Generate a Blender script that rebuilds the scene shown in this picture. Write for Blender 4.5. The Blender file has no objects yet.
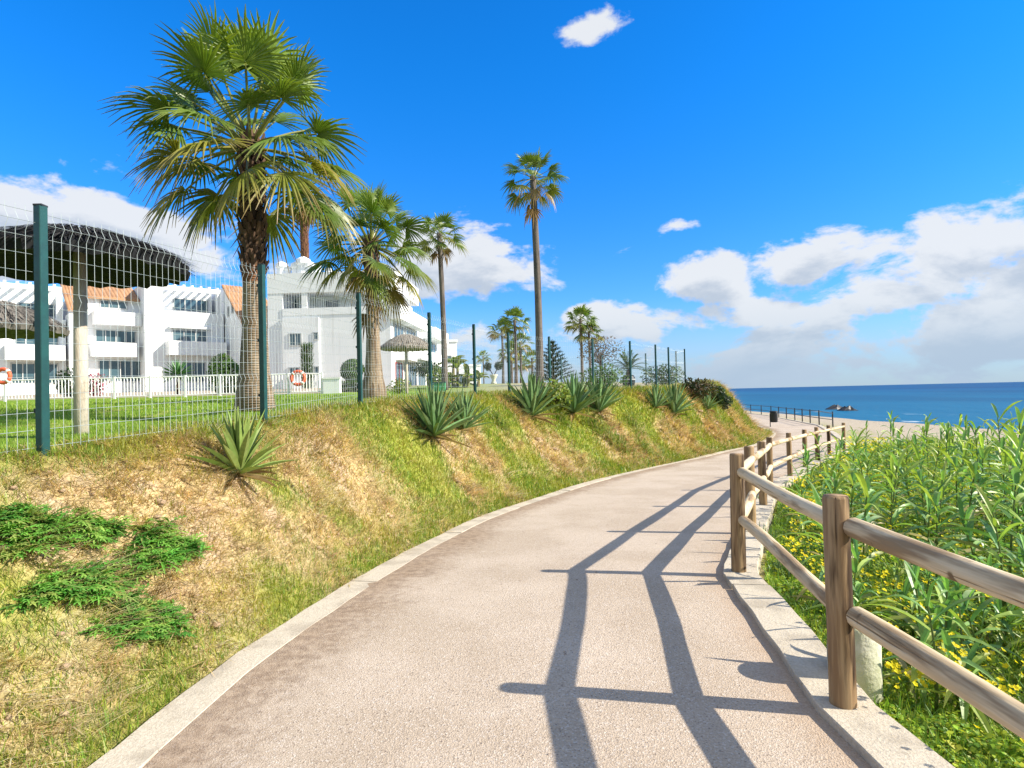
import bpy, math, random
import numpy as np
from mathutils import Vector, Matrix
R = math.radians
rng = np.random.default_rng(7)
random.seed(7)
SC = bpy.context.scene
COL = SC.collection
PI = math.pi

# ------------------------------------------------------------------ camera
EYE = 1.55; F = 600.0; PITCH = math.atan(9.6/600); ROLL = math.atan(0.0233)
cp, sp = math.cos(PITCH), math.sin(PITCH); cr, sr = math.cos(ROLL), math.sin(ROLL)
r0 = np.array([1, 0, 0.]); u0 = np.array([0, -sp, cp]); FW = np.array([0, cp, sp])
RT = cr*r0 - sr*u0; UP = sr*r0 + cr*u0
cd = bpy.data.cameras.new('camera'); cam = bpy.data.objects.new('camera', cd); COL.objects.link(cam)
cd.sensor_width = 36; cd.lens = 36*F/1024; cd.clip_start = 0.05; cd.clip_end = 60000
mw = Matrix.Identity(4)
for i in range(3):
    mw[i][0] = RT[i]; mw[i][1] = UP[i]; mw[i][2] = -FW[i]
mw[2][3] = EYE
cam.matrix_world = mw
SC.camera = cam

def ray(u, v):
    d = (u-512)/F*RT + (384-v)/F*UP + FW
    return d/d[1]
def at(u, v, Y):                      # point seen at a pixel, Y metres ahead
    d = ray(u, v); return np.array([d[0]*Y, Y, EYE + d[2]*Y])

# ------------------------------------------------------------------ object helpers
def tag(o, label=None, cat=None, group=None, kind=None):
    if label: o['label'] = label
    if cat: o['category'] = cat
    if group: o['group'] = group
    if kind: o['kind'] = kind
    return o
ROOT = {}
def thing(name, label, cat, loc=(0, 0, 0), group=None):
    o = bpy.data.objects.new(name, None); COL.objects.link(o); o.location = loc
    o.empty_display_size = 0.2
    return tag(o, label, cat, group)
def root_loc(o):
    while o.parent: o = o.parent
    return np.array(o.location)
def copy_tree(o, parent=None):
    c = o.copy(); COL.objects.link(c); c.parent = parent
    for ch in list(o.children): copy_tree(ch, c)
    return c

class MB:
    """collects faces in world (or local) coordinates, builds ONE mesh"""
    def __init__(s): s.v = []; s.f = []; s.c = []; s.w = []
    def add(s, vs, fs, col=None, wuv=None):
        n = len(s.v); s.v.extend([tuple(map(float, p)) for p in vs]); s.f.extend([tuple(i+n for i in f) for f in fs])
        s.c.extend([col if col is not None else (1, 1, 1)]*len(vs) if (col is None or not hasattr(col[0], '__len__')) else list(col))
        s.w.extend(wuv if wuv is not None else [(0, 0, 0)]*len(vs))
    def box(s, a, b, col=None):
        x0, y0, z0 = a; x1, y1, z1 = b
        s.add([(x0,y0,z0),(x1,y0,z0),(x1,y1,z0),(x0,y1,z0),(x0,y0,z1),(x1,y0,z1),(x1,y1,z1),(x0,y1,z1)],
              [(3,2,1,0),(4,5,6,7),(0,1,5,4),(1,2,6,5),(2,3,7,6),(3,0,4,7)], col)
    def tube(s, pts, rad, n=8, caps=True, col=None, l0=0.0, seed=0):
        pts = [np.array(p, float) for p in pts]
        if not hasattr(rad, '__len__'): rad = [rad]*len(pts)
        rings = []; L = l0; vs = []; fs = []; wu = []; cs = []
        ref = None
        for i, p in enumerate(pts):
            t = pts[min(i+1, len(pts)-1)] - pts[max(i-1, 0)]; t = t/(np.linalg.norm(t)+1e-9)
            if ref is None:
                ref = np.array([1., 0, 0]) if abs(t[0]) < .8 else np.array([0, 0, 1.])
            a = ref - t*np.dot(ref, t); a /= np.linalg.norm(a)+1e-9; b = np.cross(t, a); ref = a
            if i: L += np.linalg.norm(p-pts[i-1])
            for k in range(n):
                th = 2*PI*k/n
                vs.append(p + rad[i]*(a*math.cos(th)+b*math.sin(th)))
                wu.append((rad[i]*math.cos(th)+seed*3.1, rad[i]*math.sin(th), L+seed*7.7))
                cs.append(col[i] if (col is not None and hasattr(col[0], '__len__')) else (col or (1, 1, 1)))
        for i in range(len(pts)-1):
            for k in range(n):
                k2 = (k+1) % n
                fs.append((i*n+k, i*n+k2, (i+1)*n+k2, (i+1)*n+k))
        if caps:
            fs.append(tuple(range(n))[::-1]); fs.append(tuple((len(pts)-1)*n+k for k in range(n)))
        s.add(vs, fs, cs, wu)
    def build(s, name, mat, parent=None, smooth=False):
        return mesh_obj(name, np.array(s.v).reshape(-1, 3), s.f, mat, parent, smooth, np.array(s.c).reshape(-1, 3), np.array(s.w).reshape(-1, 3))

def mesh_obj(name, V, Fc, mat, parent=None, smooth=False, colr=None, wuv=None):
    me = bpy.data.meshes.new(name)
    V = np.asarray(V, float)
    if parent is not None: V = V - root_loc(parent)
    if isinstance(Fc, np.ndarray):
        k = Fc.shape[1]; nf = len(Fc)
        me.vertices.add(len(V)); me.vertices.foreach_set('co', V.astype(np.float32).ravel())
        me.loops.add(nf*k); me.loops.foreach_set('vertex_index', Fc.astype(np.int32).ravel())
        me.polygons.add(nf); me.polygons.foreach_set('loop_start', np.arange(0, nf*k, k, dtype=np.int32))
        me.update(calc_edges=True)
    else:
        me.from_pydata(V.tolist(), [], Fc); me.update()
    if colr is not None and len(colr):
        a = me.attributes.new('col', 'FLOAT_COLOR', 'POINT')
        a.data.foreach_set('color', np.concatenate([colr, np.ones((len(V), 1))], 1).astype(np.float32).ravel())
    if wuv is not None and len(wuv):
        a = me.attributes.new('wuv', 'FLOAT_VECTOR', 'POINT'); a.data.foreach_set('vector', wuv.astype(np.float32).ravel())
    if smooth: me.polygons.foreach_set('use_smooth', np.ones(len(me.polygons), dtype=bool))
    me.materials.append(mat)
    o = bpy.data.objects.new(name, me); COL.objects.link(o)
    if parent is not None: o.parent = parent
    return o

# ------------------------------------------------------------------ materials
class NT:
    def __init__(s, nt): s.t = nt; s.n = nt.nodes; s.l = nt.links
    def new(s, typ, **k):
        n = s.n.new(typ)
        for a, b in k.items(): setattr(n, a, b)
        return n
    def set(s, sock, val):
        if isinstance(val, bpy.types.NodeSocket): s.l.new(val, sock)
        else: sock.default_value = val
    def math(s, op, a, b=0.0, c=None, clamp=False):
        n = s.new('ShaderNodeMath', operation=op, use_clamp=clamp); s.set(n.inputs[0], a); s.set(n.inputs[1], b)
        if c is not None: s.set(n.inputs[2], c)
        return n.outputs[0]
    def mix(s, f, a, b, mode='MIX'):
        n = s.new('ShaderNodeMix', data_type='RGBA', blend_type=mode)
        s.set(n.inputs['Factor'], f)
        s.set(n.inputs[6], (*a, 1) if isinstance(a, tuple) and len(a) == 3 else a)
        s.set(n.inputs[7], (*b, 1) if isinstance(b, tuple) and len(b) == 3 else b)
        return n.outputs[2]
    def noise(s, vec, scale, detail=4, rough=.55, dist=0):
        n = s.new('ShaderNodeTexNoise'); s.set(n.inputs['Vector'], vec); n.inputs['Scale'].default_value = scale
        n.inputs['Detail'].default_value = detail; n.inputs['Roughness'].default_value = rough
        n.inputs['Distortion'].default_value = dist
        return n.outputs['Fac']
    def step(s, x, a, b, smooth=True):
        n = s.new('ShaderNodeMapRange', interpolation_type='SMOOTHSTEP' if smooth else 'LINEAR'); s.set(n.inputs['Value'], x)
        n.inputs['From Min'].default_value = a; n.inputs['From Max'].default_value = b
        return n.outputs['Result']
    def scale(s, vec, v):
        n = s.new('ShaderNodeMapping'); s.set(n.inputs['Vector'], vec); n.inputs['Scale'].default_value = v
        return n.outputs['Vector']
    def bump(s, h, strength, dist=.02):
        n = s.new('ShaderNodeBump'); n.inputs['Strength'].default_value = strength; n.inputs['Distance'].default_value = dist
        s.set(n.inputs['Height'], h); return n.outputs['Normal']
def newmat(name):
    m = bpy.data.materials.new(name); m.use_nodes = True
    t = NT(m.node_tree); b = t.n['Principled BSDF']
    return m, t, b
def attr(t, name, out='Vector'):
    n = t.new('ShaderNodeAttribute'); n.attribute_name = name; return n.outputs[out]
def objco(t): return t.new('ShaderNodeTexCoord').outputs['Object']

def pmat(name, c1, c2=None, rough=.7, scale=4, bump=.15, bscale=40, spec=.3, metal=0, stretch=(1, 1, 1), streak=0):
    m, t, b = newmat(name); co = t.scale(objco(t), stretch)
    c2 = c2 or tuple(x*.82 for x in c1)
    n = t.noise(co, scale, 6, .6); f = t.step(n, .32, .68)
    t.set(b.inputs['Base Color'], t.mix(f, c2, c1))
    b.inputs['Roughness'].default_value = rough; b.inputs['Specular IOR Level'].default_value = spec; b.inputs['Metallic'].default_value = metal
    if streak: t.set(b.inputs['Base Color'], t.mix(t.math('MULTIPLY', t.step(t.noise(t.scale(objco(t), (2.2, 2.2, .12)), 1, 4, .6), .52, .72), streak), t.mix(f, c2, c1), (.5, .49, .46)))
    if bump: t.set(b.inputs['Normal'], t.bump(t.noise(co, bscale, 3), bump))
    return m
def leafmat(name, trans=.35, rough=.45, spec=.35, tint=(1.25, 1.2, .5)):
    m, t, b = newmat(name); c = attr(t, 'col', 'Color')
    n = t.noise(objco(t), 9, 3); c2 = t.mix(t.step(n, .35, .65), t.mix(1, c, (.74, .78, .7), 'MULTIPLY'), c)
    t.set(b.inputs['Base Color'], c2); b.inputs['Roughness'].default_value = rough; b.inputs['Specular IOR Level'].default_value = spec
    tr = t.new('ShaderNodeBsdfTranslucent'); t.set(tr.inputs['Color'], t.mix(1, c2, tint, 'MULTIPLY'))
    mx = t.new('ShaderNodeMixShader'); mx.inputs[0].default_value = trans
    t.l.new(b.outputs[0], mx.inputs[1]); t.l.new(tr.outputs[0], mx.inputs[2])
    t.l.new(mx.outputs[0], t.n['Material Output'].inputs['Surface'])
    return m
def woodmat(name, c1, c2, dark, ring=0, fib=28, bumps=.5):
    """fibres run along the piece: uses the stored round/length coordinates"""
    m, t, b = newmat(name); w = attr(t, 'wuv')
    a = t.noise(t.scale(w, (fib, fib, 1.6)), 1.0, 5, .6, .3)
    d = t.noise(t.scale(w, (9, 9, 1.1)), 1.0, 4, .6)
    k = t.noise(t.scale(w, (7, 7, 9)), 1.0, 2)
    c = t.mix(t.step(a, .36, .66), c2, c1)
    c = t.mix(t.step(d, .48, .62), c, dark)
    c = t.mix(t.step(k, .70, .76), c, tuple(x*.6 for x in dark))
    t.set(b.inputs['Base Color'], c); b.inputs['Roughness'].default_value = .8; b.inputs['Specular IOR Level'].default_value = .2
    ck = t.noise(t.scale(w, (55, 55, 1.3)), 1.0, 2, .5)
    if not ring: c = t.mix(t.step(ck, .67, .72), c, tuple(x*.75 for x in dark)); t.set(b.inputs['Base Color'], c)
    h = t.math('SUBTRACT', a, t.math('MULTIPLY', t.step(ck, .65, .72), .9)) if not ring else a
    if ring:
        wv = t.new('ShaderNodeTexWave', wave_type='BANDS', bands_direction='Z'); t.set(wv.inputs['Vector'], w)
        wv.inputs['Scale'].default_value = ring; wv.inputs['Distortion'].default_value = 2.5; wv.inputs['Detail'].default_value = 3
        h = t.math('ADD', a, t.math('MULTIPLY', wv.outputs['Fac'], .8))
    t.set(b.inputs['Normal'], t.bump(h, bumps, .012))
    return m

M_wood = woodmat('weathered_log', (.37, .26, .145), (.22, .14, .075), (.05, .03, .018))
M_rail = woodmat('grey_rail_wood', (.68, .565, .385), (.54, .43, .275), (.29, .205, .12))
M_trunk = woodmat('palm_trunk', (.33, .265, .19), (.23, .175, .12), (.16, .115, .075), ring=9, fib=14, bumps=.8)
M_trunkd = woodmat('slender_palm_trunk', (.17, .145, .125), (.115, .10, .088), (.075, .065, .06), ring=6, fib=14, bumps=.6)
M_boot = woodmat('palm_boots', (.13, .08, .05), (.075, .045, .03), (.03, .02, .015), ring=7, fib=10, bumps=1.2)
M_boot2 = woodmat('palm_boot_red', (.26, .13, .07), (.16, .08, .045), (.06, .03, .02), ring=9, fib=10, bumps=1.1)
M_palm = leafmat('palm_leaf', .3, .38, .5)
M_leaf = leafmat('plant_leaf', .35, .45, .35)
M_reed = leafmat('reed_leaf', .34, .42, .4, (1.1, 1.2, .55))
M_dry = leafmat('dry_grass', .38, .8, .1, (1.15, 1.05, .8))
M_agave = leafmat('agave_leaf', .08, .45, .35)
M_flower = leafmat('petal', .35, .6, .1, (1.1, 1.0, .5))
M_white = pmat('white_render', (.81, .83, .85), (.765, .79, .815), .85, .35, .06, 25, .2, streak=.35)
M_wpaint = pmat('white_paint', (.8, .8, .8), (.72, .73, .73), .5, 2, 0)
M_tile = pmat('terracotta', (.42, .24, .13), (.30, .165, .09), .8, 1.2, .2, 10)
M_green = pmat('green_coated_steel', (.008, .062, .055), (.006, .045, .042), .4, 12, .08, 90, .5)
M_wire = pmat('galvanised_wire', (.42, .48, .50), (.32, .40, .42), .45, 20, 0, spec=.6)
M_dark = pmat('dark_metal', (.03, .035, .04), (.02, .022, .026), .5, 6, 0)
M_frame = pmat('window_frame', (.5, .52, .53), (.42, .44, .45), .5, 3, 0)
M_pole = pmat('whitewashed_pole', (.55, .50, .42), (.40, .34, .27), .85, 3, .3, 20, stretch=(4, 4, 1))
M_concrete_pot = pmat('stained_whitewash', (.62, .62, .52), (.42, .44, .30), .9, 6, .4, 35)
M_bin = pmat('dark_bin', (.02, .025, .03), (.015, .018, .02), .4, 6, 0)
M_orange = pmat('life_ring_orange', (.75, .14, .06), (.65, .11, .05), .55, 3, 0)
M_pink = leafmat('bougainvillea', .3, .6, .1, (1.1, .8, .9))
def glassmat():
    m, t, b = newmat('window_glass')
    n = t.noise(objco(t), .5, 2); t.set(b.inputs['Base Color'], t.mix(t.step(n, .4, .6), (.035, .075, .10), (.07, .13, .16)))
    b.inputs['Roughness'].default_value = .08; b.inputs['Specular IOR Level'].default_value = .8
    return m
M_glass = glassmat()
def thatchmat():
    m, t, b = newmat('thatch'); c = attr(t, 'col', 'Color')
    n = t.noise(t.scale(objco(t), (14, 14, 3)), 1, 5, .7)
    t.set(b.inputs['Base Color'], t.mix(t.step(n, .35, .65), t.mix(1, c, (.55, .55, .55), 'MULTIPLY'), c))
    b.inputs['Roughness'].default_value = .9; b.inputs['Specular IOR Level'].default_value = .1
    t.set(b.inputs['Normal'], t.bump(n, .6, .03))
    return m
M_thatch = thatchmat()

# ------------------------------------------------------------------ plan of the place
ZPY = np.array([-12, 4, 5.07, 7.1, 9.4, 11.6, 13.8, 16, 18, 20, 26, 34, 41, 50, 72, 110.])
ZPZ = np.array([0, 0, -.03, -.17, -.32, -.44, -.53, -.62, -.7, -.78, -.93, -1.07, -1.12, -1.25, -1.45, -1.6])
def zp(y): return np.interp(y, ZPY, ZPZ)
def on_path(u, v):
    d = ray(u, v); Y = 5.0
    for _ in range(60):
        Yn = (zp(Y)-EYE)/d[2]; Y = Y*.4+Yn*.6
    return (d[0]*Y, Y)
def catmull(P, step=.25):
    P = [np.array(p, float) for p in P]; out = []
    Q = [2*P[0]-P[1]] + P + [2*P[-1]-P[-2]]
    for i in range(1, len(Q)-2):
        p0, p1, p2, p3 = Q[i-1:i+3]; n = max(2, int(np.linalg.norm(p2-p1)/step))
        for k in range(n):
            t = k/n
            out.append(.5*((2*p1)+(-p0+p2)*t+(2*p0-5*p1+4*p2-p3)*t*t+(-p0+3*p1-3*p2+p3)*t**3))
    out.append(P[-1]); return np.array(out)
LP = [on_path(*q) for q in [(89, 768), (224, 662), (262, 637), (360, 577), (430, 540), (506, 508), (612, 476), (720, 452), (755, 444)]]
LP = [(-2.35, -10), (-2.2, -4), (-1.95, 0)] + LP + [(14.6, 34), (16.8, 41), (19.4, 50), (22.5, 62), (25, 75), (27.5, 92)]
KL = catmull(LP)
POSTS = [(1.95, -3.6), (1.75, -1.45), (1.62, .72), (1.535, 2.87), (1.87, 5.07), (2.78, 7.1), (3.88, 9.4), (4.93, 11.6), (6.33, 13.8), (7.76, 16), (9.09, 18), (10.5, 20), (12.1, 22)]
def dense(P, step=.25):
    out = []
    for a, b in zip(P[:-1], P[1:]):
        n = max(2, int(math.hypot(b[0]-a[0], b[1]-a[1])/step)); out += [(a[0]+(b[0]-a[0])*k/n, a[1]+(b[1]-a[1])*k/n) for k in range(n)]
    return np.array(out+[P[-1]])
KR = dense([(2.3, -10)] + POSTS + [(14.6, 26.5), (17.6, 33), (20.9, 41), (23.4, 50), (26.4, 62), (28.6, 75), (31, 92)], .3)
WIRE = [(-4.5, -.7), (-3.9, 1.75), (-3.265, 4.17), (-2.71, 6.54), (-2.33, 9.2), (-1.63, 12), (-.89, 14.4), (-.08, 16.9), (1.18, 18.6), (2.7, 19.9), (4.28, 21.6), (5.7, 23.7), (6.55, 25), (7.8, 27)]

def nearest(P, x, y):
    """signed side (left +) distance to polyline P and the y of the foot"""
    x = np.atleast_1d(np.asarray(x, float)); y = np.atleast_1d(np.asarray(y, float))
    best = np.full(x.shape, 1e18); sg = np.ones(x.shape); fy = np.zeros(x.shape); al = np.zeros(x.shape)
    cum = 0
    Q = P[::2] if len(P) % 2 else np.vstack([P[::2], P[-1:]])
    for i in range(len(Q)-1):
        a = Q[i]; b = Q[i+1]; d = b-a; L = np.hypot(*d)
        t = np.clip(((x-a[0])*d[0]+(y-a[1])*d[1])/L**2, 0, 1)
        dx = x-(a[0]+t*d[0]); dy = y-(a[1]+t*d[1]); q = dx*dx+dy*dy; m = q < best
        best = np.where(m, q, best); cr_ = d[0]*(y-a[1])-d[1]*(x-a[0])
        sg = np.where(m, np.where(cr_ >= 0, 1., -1.), sg); fy = np.where(m, a[1]+t*d[1], fy); al = np.where(m, cum+t*L, al)
        cum += L
    return np.sqrt(best)*sg, fy, al
_wd, _wf, _ = nearest(KL, [p[0] for p in WIRE], [p[1] for p in WIRE])
_o = np.argsort(_wf); WFY = _wf[_o]; WD = np.maximum(_wd[_o], 1.4)
def ss(a, b, x):
    t = np.clip((x-a)/(b-a), 0, 1); return t*t*(3-2*t)
def lawn(x, y):
    return np.interp(y, [-10, 2, 4.2, 6.5, 8.5, 10, 13, 25, 33, 45, 60, 200], [1.0, 1.12, 1.22, 1.3, 1.40, 1.45, 1.5, 1.6, 1.85, 2.3, 2.6, 3.0])
def hsh(x, y):
    return (np.sin(x*1.7+y*2.3)+np.sin(x*3.9-y*3.1+1.3)*.6+np.sin(x*7.7+y*6.1)*.35+np.sin(x*13.1-y*11.3+2)*.25)/2.2
def ground(x, y, full=False):
    x = np.atleast_1d(np.asarray(x, float)); y = np.atleast_1d(np.asarray(y, float))
    dl, fy, _ = nearest(KL, x, y); dr, ry, _ = nearest(KR, x, y); dr = -dr-.14
    w = np.interp(fy, WFY, WD); zk = zp(fy)
    t = dl/w
    prof = ss(.02, 1.02, t)*.85 + .15*np.clip(t, 0, 1)
    zc = lawn(x, y)-.12*ss(3.7, 5.0, -x)*(1-ss(8, 11, y))
    zl = zk-.035+.06*ss(0, .25, dl) + (zc-zk-.03)*prof + (hsh(x, y)*.05+hsh(x*3.1+1, y*2.7)*.018)*ss(.05, .4, t)*(1-.6*ss(.9, 1.3, t))
    e = 15.2-.35*(y-34)-x
    m = ss(0, 5, e)
    m = np.where(y < 30, 1, m)*1.0
    m = np.where((y >= 30) & (y < 36), 1-(1-m)*ss(30, 36, y), m)
    zl = -1.15+(zl+1.15)*m
    beach = np.interp(x, [4, 14, 25, 44, 62, 200, 4000], [-.45, -1.2, -1.7, -2.5, -4.2, -12, -60])
    zkr = zp(ry)-.08
    zr = zkr + (np.minimum(beach, zkr)-zkr)*ss(.3, 9, dr) - .12*ss(0, .7, dr) + hsh(x*.8, y*.8)*.05*ss(.2, 1, dr)
    z = np.where(dl > 0, zl, np.where(dr > 0, zr, zp(fy)-.05))
    if full: return z, dl, dr, t
    return z
def gz(x, y): return float(ground(x, y)[0])
TT = np.concatenate([np.arange(1.2, 12, .02), np.arange(12, 90, .08)])
def hit(u, v):
    d = ray(u, v); z = ground(d[0]*TT, TT); h = EYE+d[2]*TT
    i = np.argmax(h <= z)
    if h[i] > z[i]: i = len(TT)-1
    Y = TT[i]; return np.array([d[0]*Y, Y, z[i]])
def stand(u, Y):
    x = ray(u, 394)[0]*Y; return np.array([x, Y, gz(x, Y)])

# ------------------------------------------------------------------ ground sheet
def axis(lo, hi, fine_lo, fine_hi, st, gr=1.16):
    a = list(np.arange(fine_lo, fine_hi, st)); s = st; x = a[-1]
    while x < hi: s *= gr; x += s; a.append(x)
    s = st; x = a[0]; b = []
    while x > lo: s *= gr; x -= s; b.append(x)
    return np.array(b[::-1]+a)
gx = axis(-9000, 3000, -9, 15, .13); gy = axis(-400, 9000, -3, 36, .16)
GX, GY = np.meshgrid(gx, gy); GZ, DL, DR, TL = ground(GX.ravel(), GY.ravel(), True)
def greenness(x, y, dl, t):
    """0 straw .. 1 green on the bank (where the grass is alive)"""
    n = hsh(x*.9+3, y*.9)*.5+hsh(x*2.3, y*2.1+4)*.35
    near_kerb = (1-ss(.10, .55, dl+n*.45))*(.55+.45*ss(-.25, .2, hsh(x*1.9+1, y*1.7)))
    crest = ss(.72, 1.0, t+n*.25)*(.85+.15*ss(7, 11, y))
    n2 = hsh(x*.55+2, y*.5+1)+.35*hsh(x*1.5, y*1.4)
    far = ss(5.5, 10, y+n*3)*np.clip(.62+1.5*n2, 0, 1)
    lawn_ = ss(1.02, 1.25, t+n*.12)
    return np.clip(np.maximum.reduce([near_kerb*.85, crest*.9, far, lawn_, np.clip(n-.06, 0, 1)*1.7]), 0, 1)
GRN = greenness(GX.ravel(), GY.ravel(), DL, TL)
lawn_m = ss(1.02, 1.3, TL)*(DL > 0)
right_m = ss(-.1, .25, DR)
sand_m = ss(5.5, 9.5, DR+hsh(GX.ravel()*.3, GY.ravel()*.3)*1.5+7*ss(19, 25, GY.ravel()))*(DR > 0)
sand2 = ss(21, 24, GY.ravel())*ss(1.4, 1.9, TL)*ss(-6, 2, GX.ravel())*.85
pave = ss(31.5, 33, GY.ravel())*(1-ss(-9, -5, GX.ravel()))*(DL > 0)*(1-ss(110, 140, GY.ravel()))    # pale paving round the buildings; sand2: sandy lawn near the fence corner
dirt = np.stack([GRN, np.clip(np.maximum(np.maximum(sand_m, pave), sand2*(DL > 0)), 0, 1), np.maximum(lawn_m, 0)], 1)
nx, ny = len(gx), len(gy)
I = np.arange(nx*ny).reshape(ny, nx)
FQ = np.stack([I[:-1, :-1], I[:-1, 1:], I[1:, 1:], I[1:, :-1]], -1).reshape(-1, 4)
def groundmat():
    m, t, b = newmat('bank_soil_and_grass'); co = objco(t)
    sep = t.new('ShaderNodeSeparateColor'); t.set(sep.inputs[0], attr(t, 'col', 'Color'))
    g, sd, lw = sep.outputs[0], sep.outputs[1], sep.outputs[2]
    n1 = t.noise(co, 1.4, 5, .6); n2 = t.noise(t.scale(co, (9, 22, 14)), 1, 5, .65); n3 = t.noise(co, 60, 3, .7)
    straw = t.mix(t.step(n2, .35, .65), (.30, .215, .11), (.60, .47, .25))
    straw = t.mix(t.step(n1, .42, .58), straw, t.mix(t.step(n3, .4, .6), (.32, .235, .15), (.58, .46, .33)))
    grn = t.mix(t.step(n2, .35, .65), (.17, .22, .03), (.32, .34, .06))
    lawnc = t.mix(t.step(t.noise(co, 6, 5, .7), .35, .65), (.13, .24, .02), (.20, .31, .03))
    lawnc = t.mix(t.step(n1, .52, .68), lawnc, (.34, .34, .09))
    c = t.mix(g, straw, grn); c = t.mix(lw, c, lawnc)
    sand = t.mix(t.step(n3, .35, .65), (.32, .27, .205), (.43, .375, .29))
    c = t.mix(sd, c, sand)
    t.set(b.inputs['Base Color'], c); b.inputs['Roughness'].default_value = .95; b.inputs['Specular IOR Level'].default_value = .1
    t.set(b.inputs['Normal'], t.bump(t.math('ADD', n2, n3), .5, .03))
    return m
GZ2 = GZ.reshape(ny, nx)
def gzv(x, y):
    x = np.atleast_1d(np.asarray(x, float)); y = np.atleast_1d(np.asarray(y, float))
    i = np.clip(np.searchsorted(gx, x)-1, 0, nx-2); j = np.clip(np.searchsorted(gy, y)-1, 0, ny-2)
    f = (x-gx[i])/(gx[i+1]-gx[i]); g = (y-gy[j])/(gy[j+1]-gy[j])
    return (GZ2[j, i]*(1-f)+GZ2[j, i+1]*f)*(1-g)+(GZ2[j+1, i]*(1-f)+GZ2[j+1, i+1]*f)*g
def gz(x, y): return float(gzv(x, y)[0])
def hit(u, v):
    d = ray(u, v); z = gzv(d[0]*TT, TT); h = EYE+d[2]*TT
    i = np.argmax(h <= z)
    if h[i] > z[i]: i = len(TT)-1
    Y = TT[i]; return np.array([d[0]*Y, Y, z[i]])
gd = mesh_obj('ground', np.stack([GX.ravel(), GY.ravel(), GZ], 1), FQ, groundmat(), None, True, dirt); tag(gd, kind='structure')

# ------------------------------------------------------------------ sea
def seamat():
    m, t, b = newmat('sea_water'); co = objco(t)
    w1 = t.noise(t.scale(co, (.25, .12, 1)), 1, 6, .62); w2 = t.noise(t.scale(co, (.010, .004, 1)), 1, 4, .55)
    sx = t.new('ShaderNodeSeparateXYZ'); t.set(sx.inputs[0], co)
    near = t.step(t.math('ADD', sx.outputs[0], t.math('MULTIPLY', w2, 40)), 55, 420)
    c = t.mix(near, (.006, .115, .215), (.001, .065, .17))
    c = t.mix(t.step(w2, .45, .62), c, t.mix(near, (.004, .085, .17), (.001, .048, .135)))
    foam = t.math('MULTIPLY', t.step(w1, .62, .70), t.math('SUBTRACT', 1, t.step(sx.outputs[0], 42, 62)))
    c = t.mix(foam, c, (.6, .65, .66))
    t.set(b.inputs['Base Color'], c); b.inputs['Roughness'].default_value = .42; b.inputs['Specular IOR Level'].default_value = .14; b.inputs['IOR'].default_value = 1.33
    t.set(b.inputs['Normal'], t.bump(w1, .9, .5))
    return m
S = 26000
sea = mesh_obj('sea', [(38, -S, -2.5), (S, -S, -2.5), (S, S, -2.5), (38, S, -2.5)], [(0, 1, 2, 3)], seamat()); tag(sea, kind='structure')

# ------------------------------------------------------------------ path and kerbs
def resample(P, n):
    d = np.concatenate([[0], np.cumsum(np.hypot(*np.diff(P, axis=0).T))]); s = np.linspace(0, d[-1], n)
    return np.stack([np.interp(s, d, P[:, 0]), np.interp(s, d, P[:, 1])], 1), d[-1]
def normals(P):
    t = np.gradient(P, axis=0); t /= np.hypot(*t.T)[:, None]; return np.stack([t[:, 1], -t[:, 0]], 1)   # to the right
def offset(P, o): return P+normals(P)*o
def byY(P, ys): return np.interp(ys, P[:, 1], P[:, 0])
ys = np.concatenate([np.arange(-9, 12, .15), np.arange(12, 90, .5)])
KLs, _ = resample(KL, 500); KRs, _ = resample(KR, 500)
li = offset(KLs, .11); ri = offset(KRs, -.02)
xl = byY(li, ys); xr = byY(ri, ys)
K = 15; V = []; W = []
for i, y in enumerate(ys):
    for k in range(K):
        f = k/(K-1); x = xl[i]+(xr[i]-xl[i])*f; wdt = xr[i]-xl[i]
        V.append((x, y, zp(y)+.004+.012*math.sin(f*PI))); W.append((f*wdt, (1-f)*wdt, y))
J = np.arange(len(ys)*K).reshape(len(ys), K)
FP = np.stack([J[:-1, :-1], J[:-1, 1:], J[1:, 1:], J[1:, :-1]], -1).reshape(-1, 4)
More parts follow.
